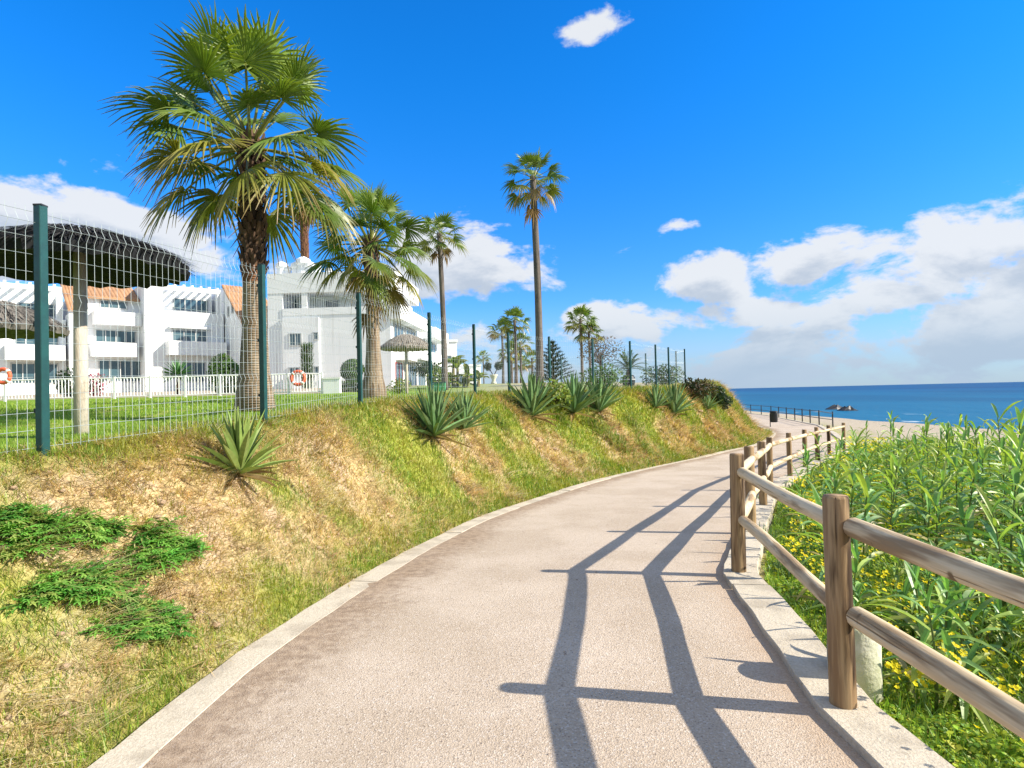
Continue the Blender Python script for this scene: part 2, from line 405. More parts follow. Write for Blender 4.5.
def pathmat():
    m, t, b = newmat('compacted_gravel'); co = objco(t)
    sx = t.new('ShaderNodeSeparateXYZ'); t.set(sx.inputs[0], attr(t, 'wuv'))
    big = t.noise(co, .8, 5, .6); fine = t.noise(co, 95, 4, .75); mid = t.noise(co, 14, 4, .65)
    vor = t.new('ShaderNodeTexVoronoi'); t.set(vor.inputs['Vector'], co); vor.inputs['Scale'].default_value = 130
    vs = t.new('ShaderNodeSeparateColor'); t.set(vs.inputs[0], vor.outputs['Color'])
    c = t.mix(t.step(fine, .3, .7), (.41, .335, .26), (.58, .495, .405))
    c = t.mix(t.step(big, .38, .62), t.mix(1, c, (.86, .84, .81), 'MULTIPLY'), c)
    c = t.mix(t.math('MULTIPLY', t.step(vs.outputs[0], .88, .93), .55), c, (.62, .57, .52))
    c = t.mix(t.math('MULTIPLY', t.step(vs.outputs[1], .93, .97), .6), c, (.16, .125, .105))
    edge = t.math('ADD', sx.outputs[0], t.math('MULTIPLY', t.math('SUBTRACT', mid, .5), .5))
    edge = t.math('ADD', edge, t.math('MULTIPLY', t.math('SUBTRACT', big, .5), .5))
    soil = t.math('SUBTRACT', 1, t.step(edge, .22, .75))
    soilc = t.mix(t.step(mid, .35, .65), (.15, .09, .05), (.33, .235, .155))
    c = t.mix(t.math('MULTIPLY', soil, .62), c, soilc)
    e2 = t.math('ADD', sx.outputs[1], t.math('MULTIPLY', t.math('SUBTRACT', mid, .5), .35))
    c = t.mix(t.math('MULTIPLY', t.math('SUBTRACT', 1, t.step(e2, .1, .42)), .7), c, t.mix(t.step(fine, .3, .7), (.36, .26, .18), (.48, .37, .27)))
    t.set(b.inputs['Base Color'], c); b.inputs['Roughness'].default_value = .92; b.inputs['Specular IOR Level'].default_value = .15
    t.set(b.inputs['Normal'], t.bump(t.math('ADD', fine, t.math('MULTIPLY', vor.outputs['Distance'], .7)), .55, .008))
    return m
pth = mesh_obj('path', np.array(V), FP, pathmat(), None, True, None, np.array(W)); tag(pth, kind='structure')

def kerbmat():
    m, t, b = newmat('kerb_concrete'); co = objco(t)
    n = t.noise(co, 3, 6, .65); f = t.noise(co, 70, 3, .7); d = t.noise(co, 9, 5, .7)
    c = t.mix(t.step(f, .3, .7), (.46, .405, .315), (.58, .525, .43))
    c = t.mix(t.math('MULTIPLY', t.step(n, .44, .64), .75), c, (.36, .315, .25))
    c = t.mix(t.math('MULTIPLY', t.step(d, .62, .72), .7), c, (.24, .2, .15))
    t.set(b.inputs['Base Color'], c); b.inputs['Roughness'].default_value = .9; b.inputs['Specular IOR Level'].default_value = .15
    t.set(b.inputs['Normal'], t.bump(t.math('ADD', f, d), .5, .01))
    return m
M_kerb = kerbmat()
def kerb(P, w0, w1, top, name, seg=2.4, jit=.012):
    Q, L = resample(P, int(len(P)*1.0)); N = normals(Q)
    d = np.concatenate([[0], np.cumsum(np.hypot(*np.diff(Q, axis=0).T))])
    m = MB(); i = 0; k = 0
    rr = random.Random(5)
    while i < len(Q)-2:
        j = min(len(Q)-1, int(np.searchsorted(d, d[i]+seg))); j = max(j, i+1)
        o = rr.uniform(-jit, jit); h = top+rr.uniform(-.006, .006)
        vs = []; fs = []
        ids = list(range(i, j+1))
        for q, a in enumerate(ids):
            p = Q[a].copy()
            if q == len(ids)-1: p = p-(Q[a]-Q[a-1])/np.hypot(*(Q[a]-Q[a-1]))*.008
            z = zp(p[1]); wob = .006*math.sin(d[a]*9)+.005*math.sin(d[a]*23)
            a0 = p+N[a]*(w0+o+wob); a1 = p+N[a]*(w1+o-wob*.7)
            c = .005
            b0 = a0+N[a]*c; b1 = a1-N[a]*c
            for pt, zz in ((a0, z-.3), (a0, z+h-c), (b0, z+h), (b1, z+h), (a1, z+h-c), (a1, z-.3)): vs.append((pt[0], pt[1], zz))
        for q in range(len(ids)-1):
            for r_ in range(5): fs.append((q*6+r_, q*6+r_+1, (q+1)*6+r_+1, (q+1)*6+r_))
        fs.append((0, 5, 4, 3, 2, 1)); n0 = (len(ids)-1)*6; fs.append(tuple(n0+r_ for r_ in range(6)))
        m.add(vs, fs); i = j
    o = m.build(name, M_kerb); tag(o, kind='structure'); return o
kerb(KL, .0, .23, .013, 'kerb', 2.4, .006)
kerb(KR, -.14, .14, .05, 'kerb')

# ------------------------------------------------------------------ wooden post and rail fence
wf = thing('wooden_fence', 'weathered round log post and rail fence curving along the right side of the path', 'fence', (POSTS[3][0], POSTS[3][1], 0))
for i, (x, y) in enumerate(POSTS):
    z = zp(y)+.03; r = .059+random.uniform(-.003, .003); h = 1.0
    m = MB(); lx, ly = random.uniform(-.012, .012), random.uniform(-.01, .01)
    m.tube([(x, y, z-.25), (x, y, z), (x+lx*.5, y+ly*.5, z+h*.5), (x+lx, y+ly, z+h-.012), (x+lx, y+ly, z+h)], [r*1.02, r*1.02, r, r*.985, r*.9], 18, True, None, 0, i)
    m.build('post', M_wood, wf, True)
for i in range(len(POSTS)-1):
    a = np.array(POSTS[i]); b = np.array(POSTS[i+1]); d = (b-a)/np.linalg.norm(b-a); n = np.array([d[1], -d[0]])
    for k, hgt in enumerate((.885, .475)):
        p = a+d*.03+n*.028; q = b-d*.045+n*.028
        za = zp(a[1])+hgt; zb = zp(b[1])+hgt+random.uniform(-.01, .01)
        rr_ = .046+random.uniform(-.004, .004); pts = []; rad = []
        for s_ in (0, .012, .1, .3, .5, .7, .9, .988, 1):
            pos = p+(q-p)*s_; wob = .008*math.sin(s_*5+i+k)
            pts.append((pos[0]+n[0]*wob, pos[1]+n[1]*wob, za+(zb-za)*s_+.006*math.sin(s_*4+k*2+i)))
            rad.append(rr_*(.75 if s_ in (0, 1) else (.97+.04*math.sin(s_*7+i))))
        m = MB(); m.tube(pts, rad, 14, True, None, 0, 20+i*2+k); m.build('rail', M_rail, wf, True)

# whitewashed stub behind the near post
p = np.array([1.775, 3.2]); zb = gz(*p)
m = MB(); m.tube([(p[0], p[1], zb-.1), (p[0], p[1], zb+.2), (p[0]+.005, p[1], zb+.36), (p[0]+.005, p[1], zb+.39)], [.128, .127, .125, .112], 22)
o = m.build('marker_stone', M_concrete_pot, None, True); tag(o, 'short stained white round stone marker half hidden behind the near fence post', 'marker')

# ------------------------------------------------------------------ green mesh fence
H = 1.74
mf = thing('mesh_fence', 'tall dark green metal post fence with welded wire mesh along the top of the bank', 'fence', (WIRE[2][0], WIRE[2][1], gz(*WIRE[2])))
WALL = WIRE + [(8.4, 30.6), (7.3, 32.6), (5.2, 34.4), (3.0, 36.2)]
for i, (x, y) in enumerate(WALL):
    z = gz(x, y); m = MB(); s = .03
    a = np.array(WALL[max(i-1, 0)]); b = np.array(WALL[min(i+1, len(WALL)-1)]); d = (b-a)/np.linalg.norm(b-a); n = np.array([d[1], -d[0]])
    vs = []
    c = .004
    for zz in (z-.3, z+H):
        for (e, f) in ((-s, -s+c), (-s+c, -s), (s-c, -s), (s, -s+c), (s, s-c), (s-c, s), (-s+c, s), (-s, s-c)):
            q = np.array([x, y])+d*e+n*f; vs.append((q[0], q[1], zz))
    fs = [tuple(range(8))[::-1], tuple(range(8, 16))]+[(k, (k+1) % 8, 8+(k+1) % 8, 8+k) for k in range(8)]
    m.add(vs, fs)
    po = m.build('post', M_green, mf)
    m = MB(); m.box((x-.0305, y-.0305, z+H), (x+.0305, y+.0305, z+H+.012)); m.build('cap', M_dark, po)
    if i < 9:
        for hh in (.3, .9, 1.5):
            m = MB(); q = np.array([x, y])-n*.034; m.box((q[0]-.02, q[1]-.02, z+hh), (q[0]+.02, q[1]+.02, z+hh+.03))
            m.build('clamp', M_dark, po)
def wire_panel(a, b, r=.0017, sv=.066, sh=.122):
    a = np.array(a); b = np.array(b); L = np.linalg.norm(b-a); d = (b-a)/L; n = np.array([d[1], -d[0]])
    za, zb = gz(*a), gz(*b)
    m = MB(); hs = []
    prof = [(0.04, 0), (.45, 0), (.50, .022), (.55, 0), (1.05, 0), (1.10, .022), (1.15, 0), (1.56, 0), (1.62, .03), (1.68, 0), (1.735, 0)]
    def P(s, h, o): q = a+d*s-n*(.036-o); return (q[0], q[1], za+(zb-za)*s/L+h)
    k = 0; s = .05
    while s < L-.03:
        m.tube([P(s, h, o) for h, o in prof], r, 3, False); s += sv
    h = .06
    hl = list(np.arange(.06, 1.56, sh))+[1.62, 1.70]
    for h in hl:
        o = np.interp(h, [q[0] for q in prof], [q[1] for q in prof])
        m.tube([P(.03, h, o), P(L/2, h, o), P(L-.03, h, o)], r*1.1, 3, False)
    return m
for i in range(len(WALL)-1):
    far = i > 7
    wire_panel(WALL[i], WALL[i+1], .0017 if i < 4 else .0015, .066 if i < 4 else .1, .122 if i < 4 else .2).build('mesh_panel', M_wire, mf)

# ------------------------------------------------------------------ far dark railing and bin
fr = thing('metal_railing', 'low dark railing along the seaward edge of the distant path', 'railing', (20.9, 41, zp(41)))
rp = [(24.6, 46.2), (23.0, 43.2)] + [(float(byY(KR, y)), y) for y in (41, 43.8, 46.6, 49.6, 53, 56.5, 60.5, 65, 70, 76)]
m2 = MB()
for i, (x, y) in enumerate(rp):
    m = MB(); z = gz(x, y) if i < 2 else zp(y); m.tube([(x, y, z-.1), (x, y, z+1.05)], .045, 8); m.build('post', M_dark, fr)
    if i:
        q = rp[i-1]; zq = gz(*q) if i < 3 else zp(q[1])
        for hh in (.98, .52):
            m = MB(); m.tube([(q[0], q[1], zq+hh), (x, y, z+hh)], .03, 6); m.build('rail', M_dark, fr)
b = on_path(773, 427); zb = zp(b[1])
bn = thing('litter_bin', 'dark cylindrical litter bin on a post beside the distant path', 'bin', (b[0], b[1], zb))
m = MB(); m.tube([(b[0]-.18, b[1], zb), (b[0]-.18, b[1], zb+.9)], .03, 8); m.build('post', M_dark, bn)
m = MB(); m.tube([(b[0]+.08, b[1], zb+.32), (b[0]+.08, b[1], zb+.36), (b[0]+.08, b[1], zb+.95), (b[0]+.08, b[1], zb+1.0)], [.2, .23, .25, .25], 16); m.build('body', M_bin, bn, True)
m = MB(); m.tube([(b[0]+.08, b[1], zb+1.003), (b[0]+.08, b[1], zb+1.06), (b[0]+.08, b[1], zb+1.09)], [.265, .26, .16], 16); m.build('lid', M_dark, bn, True)

# ------------------------------------------------------------------ leaves
UPV = np.array([0, 0, 1.])
def unit(v): return v/(np.linalg.norm(v)+1e-9)
def jit(c, a=.12):
    f = 1+random.uniform(-a, a); return tuple(max(0, x*f*(1+random.uniform(-a, a)*.4)) for x in c)
def mixc(a, b, f): return tuple(x+(y-x)*f for x, y in zip(a, b))
def blade(mb, base, d, L, W, droop, col, tip=None, n=5, fold=.25, shape='lance', twist=0.0):
    """one long leaf: V-folded strip that bends under its weight"""
    base = np.array(base, float); d = unit(np.array(d, float)); tip = tip or col
    s = np.cross(d, UPV); s = np.array([1., 0, 0]) if np.linalg.norm(s) < .05 else unit(s)
    vs = []; cs = []; fs = []
    for i in range(n+1):
        f = i/n
        p = base+d*L*f+np.array([0, 0, -1])*droop*L*f*f
        tg = unit(d+np.array([0, 0, -2])*droop*f); sd = unit(s*math.cos(twist*f)+np.cross(tg, s)*math.sin(twist*f)); nn = np.cross(sd, tg)
        if shape == 'lance': w = W*(.55+.9*f if f < .4 else .91*(1-((f-.4)/.6)**1.6))
        elif shape == 'grass': w = W*(1-f**1.5)
        else: w = W*math.sin(PI*min(1, .12+.88*f))**.7
        w = max(w*.5, W*.02)
        vs += [p-sd*w+nn*w*fold, p-nn*w*fold*.6, p+sd*w+nn*w*fold]; c = mixc(col, tip, f*f); cs += [c, c, c]
    for i in range(n):
        a = i*3; fs += [(a, a+1, a+4, a+3), (a+1, a+2, a+5, a+4)]
    mb.add(vs, fs, cs)
def fan(mb, base, d, pet, RB, droop, col, tipc, nseg=30, spread=128, sag=.3, ragged=.12, ptube=4):
    base = np.array(base, float); d = unit(np.array(d, float)); dn = np.array([0, 0, -1.])
    pts = [base+d*pet*f+dn*droop*pet*f*f for f in (0, .35, .7, 1)]
    pc = mixc(col, (.30, .27, .07), .6)
    mb.tube(pts, [.026, .02, .016, .013] if ptube > 3 else [.02, .016, .014, .012], ptube, False, pc)
    E = pts[-1]; a = unit(pts[-1]-pts[-2]+dn*.10*droop)
    s = np.cross(a, UPV); s = np.array([1., 0, 0]) if np.linalg.norm(s) < .08 else unit(s)
    rr = random.uniform(-.75, .75); fo = random.uniform(-.30, .32); n_ = np.cross(s, a); s = unit(s*math.cos(rr)+n_*math.sin(rr)); n_ = np.cross(s, a)
    dth = 2*R(spread)/nseg
    for k in range(nseg):
        th = -R(spread)+(k+.5)*dth
        g = a*math.cos(th)+s*math.sin(th); q = -a*math.sin(th)+s*math.cos(th)
        L = RB*(.66+.34*math.cos(th*.75))*(1+random.uniform(-ragged, ragged))
        sg = sag*random.uniform(.5, 1.5); kink = random.uniform(0, .25)
        rs = (.03, .28, .52, .78, 1.0); vs = []; cs = []
        c0 = jit(col, .1); tc = jit(tipc, .15)
        for i, f in enumerate(rs):
            r_ = f*L
            p = E+g*r_+n_*(.10*RB*math.cos(th)*math.sin(f*PI*.6)+fo*RB*abs(math.sin(th/2))**1.3*f)+dn*sg*L*f**2.4+dn*kink*L*max(0, f-.52)**1.5
            w = (min(r_, .46*L)*dth*.52)*(1 if f < .6 else (.55 if f < .9 else .06))+.002
            vs += [p-q*w, p+n_*w*.75, p+q*w]; c = mixc(c0, tc, max(0, (f-.45)/.55)**1.6); cs += [c, c, c]
        fs = []
        for i in range(len(rs)-1):
            e = i*3; fs += [(e, e+1, e+4, e+3), (e+1, e+2, e+5, e+4)]
        mb.add(vs, fs, cs)
G_NEW = (.19, .28, .04); G_MID = (.10, .18, .03); G_OLD = (.32, .30, .045); BRN = (.30, .19, .085); YEL = (.26, .27, .05)
def palm_crown(mb, top, n, pet, RB, nseg, lo=-38, hi=80, dead=.15, wind=(0, 0), size_j=.15, ptube=4, pf=(.8, 1.05)):
    top = np.array(top)
    for i in range(n):
        f = i/(n-1); el = hi+(lo-hi)*f**.85+random.uniform(-8, 8); az = i*2.39996+random.uniform(-.25, .25)
        d = np.array([math.cos(az)*math.cos(R(el))+wind[0]*.25, math.sin(az)*math.cos(R(el))+wind[1]*.25, math.sin(R(el))])
        if f < .25: c = G_NEW; tc = mixc(G_NEW, YEL, .35)
        elif f < .72: c = mixc(G_MID, G_NEW, random.random()*.6); tc = mixc(c, BRN, random.uniform(0, .5))
        else: c = mixc(G_MID, G_OLD, random.random()); tc = mixc(c, BRN, random.uniform(.5, 1))
        if f > 1-dead and random.random() < .6: c = mixc(BRN, G_OLD, random.random()*.4); tc = BRN
        k = 1+random.uniform(-size_j, size_j)
        fan(mb, top+np.array([d[0]*.12, d[1]*.12, -.45*f*pet*.6]), d, pet*k*(pf[0]+(pf[1]-pf[0])*min(1, f*2.0)), RB*k, .04+.20*f, c, tc, nseg, random.uniform(100, 126), sag=.10+.30*f*random.uniform(.6, 1.4), ptube=ptube)
def palm(label, u, vtop, Y, rad, base=None, n=34, pet=.8, RB=.7, nseg=28, boots=0, flare=1.5, group=None, lean=(0, 0), ztop=None, loc=None, dead=.15, tubes=16, lo=-38, hi=80, wind=(0, 0), skirt=0, name='fan_palm', tm=None, pf=(.8, 1.05)):
    p = stand(u, Y) if loc is None else np.array(loc)
    th = at(u, vtop, Y); top = np.array([p[0]+lean[0], p[1]+lean[1], th[2]])
    o = thing(name, label, 'palm tree', tuple(p), group)
    Hh = top[2]-p[2]; pts = []; rd = []; nb = 14
    for i in range(nb+1):
        f = i/nb; q = p+(top-p)*f; q[0] += .04*math.sin(f*4)*Hh/9
        pts.append(q-np.array([0, 0, .15 if i == 0 else 0])); rd.append(rad*(1+(flare-1)*math.exp(-f*7)-.12*f)*(1+.02*math.sin(i*2.7)))
    k = nb if not boots else max(2, int(round(nb*(1-boots))))
    m = MB(); m.tube(pts[:k+1], rd[:k+1], tubes, True, None, 0, u*.1); m.build('trunk', tm or M_trunk, o, True)
    if boots:
        # criss-cross of cut leaf bases round the upper trunk
        m = MB(); z0 = pts[k][2]; hb = top[2]-z0; q0 = pts[k]
        m.tube([pts[k]-np.array([0, 0, .05])]+pts[k+1:], [rd[k]*1.02]+[r_*1.0 for r_ in rd[k+1:]], tubes, True, None, 0, 3)
        nr = int(hb/.085)
        for a in range(nr):
            zz = z0+hb*a/nr; f = a/nr; cx = q0[0]+(top[0]-q0[0])*f; cy = q0[1]+(top[1]-q0[1])*f
            for b in range(9):
                an = 2*PI*(b+.5*(a % 2))/9+random.uniform(-.1, .1); rr_ = rd[k]*1.0; l = random.uniform(.10, .2)
                c_, s_ = math.cos(an), math.sin(an); w = .05
                e = random.uniform(.02, .06)
                P0 = np.array([cx+c_*rr_*.95, cy+s_*rr_*.95, zz]); P1 = np.array([cx+c_*(rr_+e), cy+s_*(rr_+e), zz+l]); sd = np.array([-s_, c_, 0])
                m.add([P0-sd*w, P0+sd*w, P1+sd*w*.45, P1-sd*w*.45, P0+np.array([c_, s_, 0])*.03, P1+np.array([c_, s_, 0])*.012-np.array([0, 0, .03])],
                      [(0, 4, 5, 3), (4, 1, 2, 5), (3, 5, 2)], None, [(an*.2, zz, l)]*6)
        m.build('leaf_base_sleeve', M_boot if boots < .6 else M_boot2, o)
        m = MB(); m.tube([pts[k]-np.array([0, 0, .16]), pts[k]-np.array([0, 0, .05]), pts[k]+np.array([0, 0, .07]), pts[k]+np.array([0, 0, .16])], [rd[k]*1.0, rd[k]*1.07, rd[k]*1.09, rd[k]*1.0], tubes, False, None, 0, 5); m.build('bark_collar', M_boot2, o, True)
    m = MB(); palm_crown(m, top, n, pet, RB, nseg, lo, hi, dead, wind, ptube=4 if Y < 20 else 3, pf=pf); m.build('crown', M_palm, o)
    if skirt:
        m = MB()
        for i in range(skirt):
            an = random.uniform(0, 2*PI); d = np.array([math.cos(an)*.55, math.sin(an)*.55, -.85]); c = mixc(BRN, (.2, .14, .08), random.random())
            fan(m, top+np.array([0, 0, -.35-.6*random.random()]), d, pet*.7, RB*.8, .5, c, BRN, max(8, nseg//2), 100, .4, ptube=3)
        m.build('dead_leaf_skirt', M_dry, o)
    return o

# the two big palms and the tall ones
random.seed(21)
palm('largest and nearest fan palm with thick grey trunk, right behind the green mesh fence', 254.5, 136, 8.5, .155, n=45, pet=.95, RB=.68, nseg=32, boots=.5, flare=1.95, dead=.04, tubes=24, lo=-30, hi=84, lean=(.0, 0), wind=(-.05, 0), pf=(1.12, .9))
random.seed(5)
palm('second largest fan palm, trunk swollen at its foot, before the white building', 373.5, 240, 13.2, .138, n=38, pet=.80, RB=.58, nseg=28, boots=.28, flare=2.5, dead=.06, tubes=20, lo=-46, wind=(.1, 0), skirt=2, pf=(1.1, .9))
random.seed(9)
palm('slender tall fan palm with small crown, beside the white building and thatched parasol', 445, 233, 33, .15, n=26, pet=.72, RB=.66, nseg=18, flare=1.4, lean=(-.1, 0), dead=.12, skirt=3, wind=(-.2, 0), tm=M_trunkd)
random.seed(11)
palm('tallest fan palm with thin bare trunk and small crown high in the sky', 540, 176, 25, .15, n=27, pet=.72, RB=.62, nseg=22, flare=1.3, lean=(-.05, 0), dead=.12, skirt=3, wind=(.25, 0), tm=M_trunkd)
random.seed(13)
palm('fan palm with shaggy brown trunk standing behind the roof of the white building', 307, 196, 62, .42, n=28, pet=1.3, RB=1.1, nseg=16, flare=1.1, skirt=16, dead=.3, boots=.7)
FARP = [
 ('small lone fan palm far off, leftmost of the distant palms', 484, 356, 95, .16, 18, .75, .75),
 ('distant fan palm just left of the tallest of its clump', 503.5, 328, 58, .16, 26, .8, .75),
 ('distant fan palm, tallest of the clump left of the big bare trunk', 516.5, 320, 55, .2, 28, .95, .85),
 ('low bushy fan palm half hidden within the distant clump', 512, 352, 62, .2, 26, .9, .85),
 ('distant fan palm with mid-height crown, right side of the clump', 521.5, 342, 57, .16, 24, .75, .7),
 ('short fan palm at the right foot of the distant clump', 522, 362, 66, .14, 20, .7, .65),
 ('small fan palm peeping out just left of the tallest bare trunk', 533, 358, 70, .16, 20, .8, .75),
 ('distant fan palm, taller of the pair right of the tallest trunk', 582.5, 319, 50, .18, 28, .9, .82),
 ('distant fan palm, shorter of the pair right of the tallest trunk', 590.5, 332, 50, .16, 26, .75, .7)]
for i, (lb, u, vt, Y, rd_, n_, pe, rb) in enumerate(FARP):
    random.seed(100+i)
    palm(lb, u, vt, Y, rd_*.72, n=n_, pet=pe*.85, RB=rb*.85, tm=M_trunkd, nseg=13, flare=1.3, group='distant fan palms beyond the lawn', tubes=8, dead=.06, wind=(.1, 0), skirt=0, lo=-28)

# ------------------------------------------------------------------ rosette plants and shrubs
def agave(label, u, v, wpx, n=44, W=.085, dry=8, el=(18, 82), group='agave clumps along the bank', p=None, seed=0, hue=0):
    random.seed(seed); p = hit(u, v) if p is None else p
    L = wpx/F*p[1]*.5*(1.25 if hue == 0 else 1.12)
    o = thing('agave', label, 'agave', tuple(p), group)
    m = MB()
    for i in range(n):
        f = i/(n-1); e = R(el[1]+(el[0]-el[1])*f**1.3+random.uniform(-6, 6)); az = i*2.39996+random.uniform(-.2, .2)
        d = (math.cos(az)*math.cos(e), math.sin(az)*math.cos(e), math.sin(e))
        c = jit(mixc((.115, .23, .085), (.20, .33, .14), random.random()), .15) if hue == 0 else jit(mixc((.20, .30, .065), (.29, .38, .11), random.random()), .15)
        tp = mixc(c, (.25, .22, .1), .35) if random.random() < .6 else c
        blade(m, p+np.array([d[0]*.04, d[1]*.04, .06+.06*(1-f)]), d, L*random.uniform(.8, 1.1), W*.85*L/.6*random.uniform(.8, 1.1), .04+.16*f*random.random(), c, tp, 6, .55)
    m.build('rosette', M_agave, o)
    if dry:
        m = MB()
        for i in range(dry):
            az = random.uniform(0, 2*PI); e = R(random.uniform(-12, 14)); d = (math.cos(az)*math.cos(e), math.sin(az)*math.cos(e), math.sin(e))
            blade(m, p+np.array([0, 0, .05]), d, L*random.uniform(.5, .85), W*L/.6*.8, random.uniform(.05, .25), jit((.33, .25, .12), .25), (.22, .14, .07), 5, .5)
        m.build('withered_leaves', M_dry, o)
    return o
agave('pale green agave alone on the dry bank, nearest to the camera', 240, 482, 112, 34, .095, 9, (12, 85), None, None, 3, 1)
agave('large dark green agave clump below the fifth fence post, left half', 434, 440, 84, 66, .075, 6, seed=4)
agave('agave behind and right of the large clump below the fifth fence post', 464, 432, 62, 44, .08, 2, seed=5)
agave('agave with tall upright leaves just left of the pair on the bank top', 532, 419, 74, 52, .085, 6, (22, 84), seed=6)
agave('agave at the left of the dense pair beneath the short far palms', 574, 416, 66, 52, .085, 4, (22, 84), seed=7)
agave('agave at the right of the dense pair beneath the short far palms', 599, 415, 62, 34, .09, 4, (22, 84), seed=8)
agave('small agave left of the dark clump near the fence corner', 656, 411, 42, 28, .1, 2, (20, 84), seed=9)
agave('dark agave clump in the middle near the fence corner', 674, 417, 54, 34, .1, 3, (20, 84), seed=10)
agave('agave close under the dark shrubs at the end of the bank', 707, 411, 30, 28, .1, 2, (20, 84), seed=11)

def leafcloud(m, c, rad, n, size, cols, shell=.5, flat=.0, lo=-1.0):
    c = np.array(c); rad = np.array(rad, float)*np.ones(3)
    lob = [(np.array([random.gauss(0, 1) for _ in range(3)])) for _ in range(9)]
    lob = [unit(l) for l in lob]
    for i in range(n):
        d = unit(np.array([random.gauss(0, 1) for _ in range(3)]))
        if d[2] < lo: d[2] = -d[2]
        k = max(np.dot(d, l) for l in lob); r_ = (.78+.30*max(0, k-.55)/.45)*(1-shell*random.random()**1.8)
        p = c+d*r_*rad
        a = unit(np.array([random.gauss(0, 1), random.gauss(0, 1), random.gauss(0, 1)*(1-flat)])); b = unit(np.cross(a, d+.01)); s = size*random.uniform(.6, 1.3)
        col = jit(random.choice(cols), .2)
        m.add([p-a*s, p-b*s*.45, p+a*s, p+b*s*.45], [(0, 1, 2, 3)], [col]*4)
SG = [(.08, .17, .03), (.11, .20, .04), (.06, .13, .025)]
SD = [(.025, .06, .018), (.04, .08, .02), (.02, .045, .015)]
SY = [(.22, .30, .04), (.17, .26, .04), (.28, .32, .07)]
def shrub(name, label, cat, p, rad, n, size, cols, zc=None, stem=True, group=None, seed=1, mat=None, shell=.5):
    random.seed(seed); o = thing(name, label, cat, tuple(p), group); rz = rad[2]
    zc = p[2]+rz*.8 if zc is None else zc
    m = MB(); leafcloud(m, (p[0], p[1], zc), rad, n, size, cols, shell); m.build('foliage', mat or M_leaf, o)
    if stem:
        m = MB(); m.tube([p-np.array([0, 0, .1]), (p[0]+.03, p[1], (p[2]+zc)/2), (p[0], p[1], zc)], [.06, .05, .03], 7, True, (.12, .08, .05)); 
        for k in range(4):
            a = k*1.7; m.tube([(p[0], p[1], p[2]+.05), (p[0]+math.cos(a)*rad[0]*.5, p[1]+math.sin(a)*rad[1]*.5, zc+rz*.3)], [.03, .012], 5, True, (.12, .08, .05))
        m.build('stem', M_boot, o)
    return o

# dark shrubs at the end of the bank
for i, (u, v, wr, hr, lb, cols) in enumerate([
  (694, 399, .6, .5, 'dark shrub with reddish twigs against the fence corner post', [(.05, .06, .02), (.10, .06, .03), (.03, .05, .018)]),
  (703, 400, .62, .52, 'olive brown shrub in the middle of the row at the bank end', [(.10, .11, .03), (.13, .09, .04), (.06, .08, .02)]),
  (713, 402, .56, .45, 'dark green shrub next to last on the end of the bank', SD),
  (722, 408, .48, .42, 'lowest dark shrub hanging over the end of the bank by the sea', SD+[(.05, .07, .05)])]):
    p = hit(u, v); shrub('shrub', lb, 'shrub', p, (wr, wr*.9, hr), 900, .075, cols, None, True, 'shrubs at the end of the bank', 30+i)
shrub('shrub', 'leafy bright green bush between the agaves on the bank top', 'shrub', hit(553, 410), (.55, .5, .5), 900, .06, SY, None, True, None, 41)
shrub('shrub', 'low green bush behind the fence left of the potted palm', 'shrub', stand(604, 24), (.95, .8, .6), 900, .08, SG, None, True, None, 42)
shrub('shrub', 'round green bush inside the fence corner behind the mesh', 'shrub', stand(664, 29.5), (1.1, .9, .62), 1000, .08, SD+SG, None, True, None, 43)
# brown twiggy tree
p = stand(601, 42); random.seed(50)
o = thing('leafless_tree', 'brown twiggy tree with sparse foliage behind the pair of far palms', 'tree', tuple(p))
m = MB(); m.tube([p, p+np.array([.05, 0, 1.0]), p+np.array([0, 0, 1.8])], [.12, .09, .06], 8)
for i in range(26):
    a = random.uniform(0, 2*PI); e = random.uniform(.3, 1.3); l = random.uniform(.8, 1.6); q = p+np.array([0, 0, random.uniform(.8, 1.8)])
    d = np.array([math.cos(a)*math.cos(e), math.sin(a)*math.cos(e), math.sin(e)]); m.tube([q, q+d*l*.6, q+d*l+np.array([0, 0, .15])], [.035, .02, .008], 5)
m.build('trunk', M_boot, o)
m = MB(); leafcloud(m, p+np.array([0, 0, 2.2]), (1.7, 1.4, 1.3), 1100, .08, [(.17, .12, .08), (.20, .16, .11), (.14, .09, .07), (.10, .10, .04)], .7); m.build('crown', M_dry, o)
# araucaria
p = stand(553.5, 38); random.seed(51); top = at(553.5, 344, 38)[2]; Ht = top-p[2]
o = thing('norfolk_pine', 'dark conical araucaria with tiered branches behind the agaves', 'conifer', tuple(p))
m = MB(); m.tube([p, (p[0], p[1], top)], [.1, .02], 8); m.build('trunk', M_boot, o)
m = MB()
for tier in range(11):
    f = tier/10; z = p[2]+.25+(Ht-.25)*f; L = 1.35*(1-f)**.9+.08
    for k in range(9):
        a = 2*PI*k/9+tier*.4; d = np.array([math.cos(a), math.sin(a), .18]); q = np.array([p[0], p[1], z])
        for j in range(int(16+L*36)):
            ff = random.random()**.7; c = q+d*L*ff+np.array([0, 0, .1*ff*ff]); col = jit(random.choice(SD), .2)
            blade(m, c, d+np.array([random.gauss(0, .6), random.gauss(0, .6), random.uniform(0, .7)]), .24, .09, 0, col, n=1)
m.build('crown', M_leaf, o)
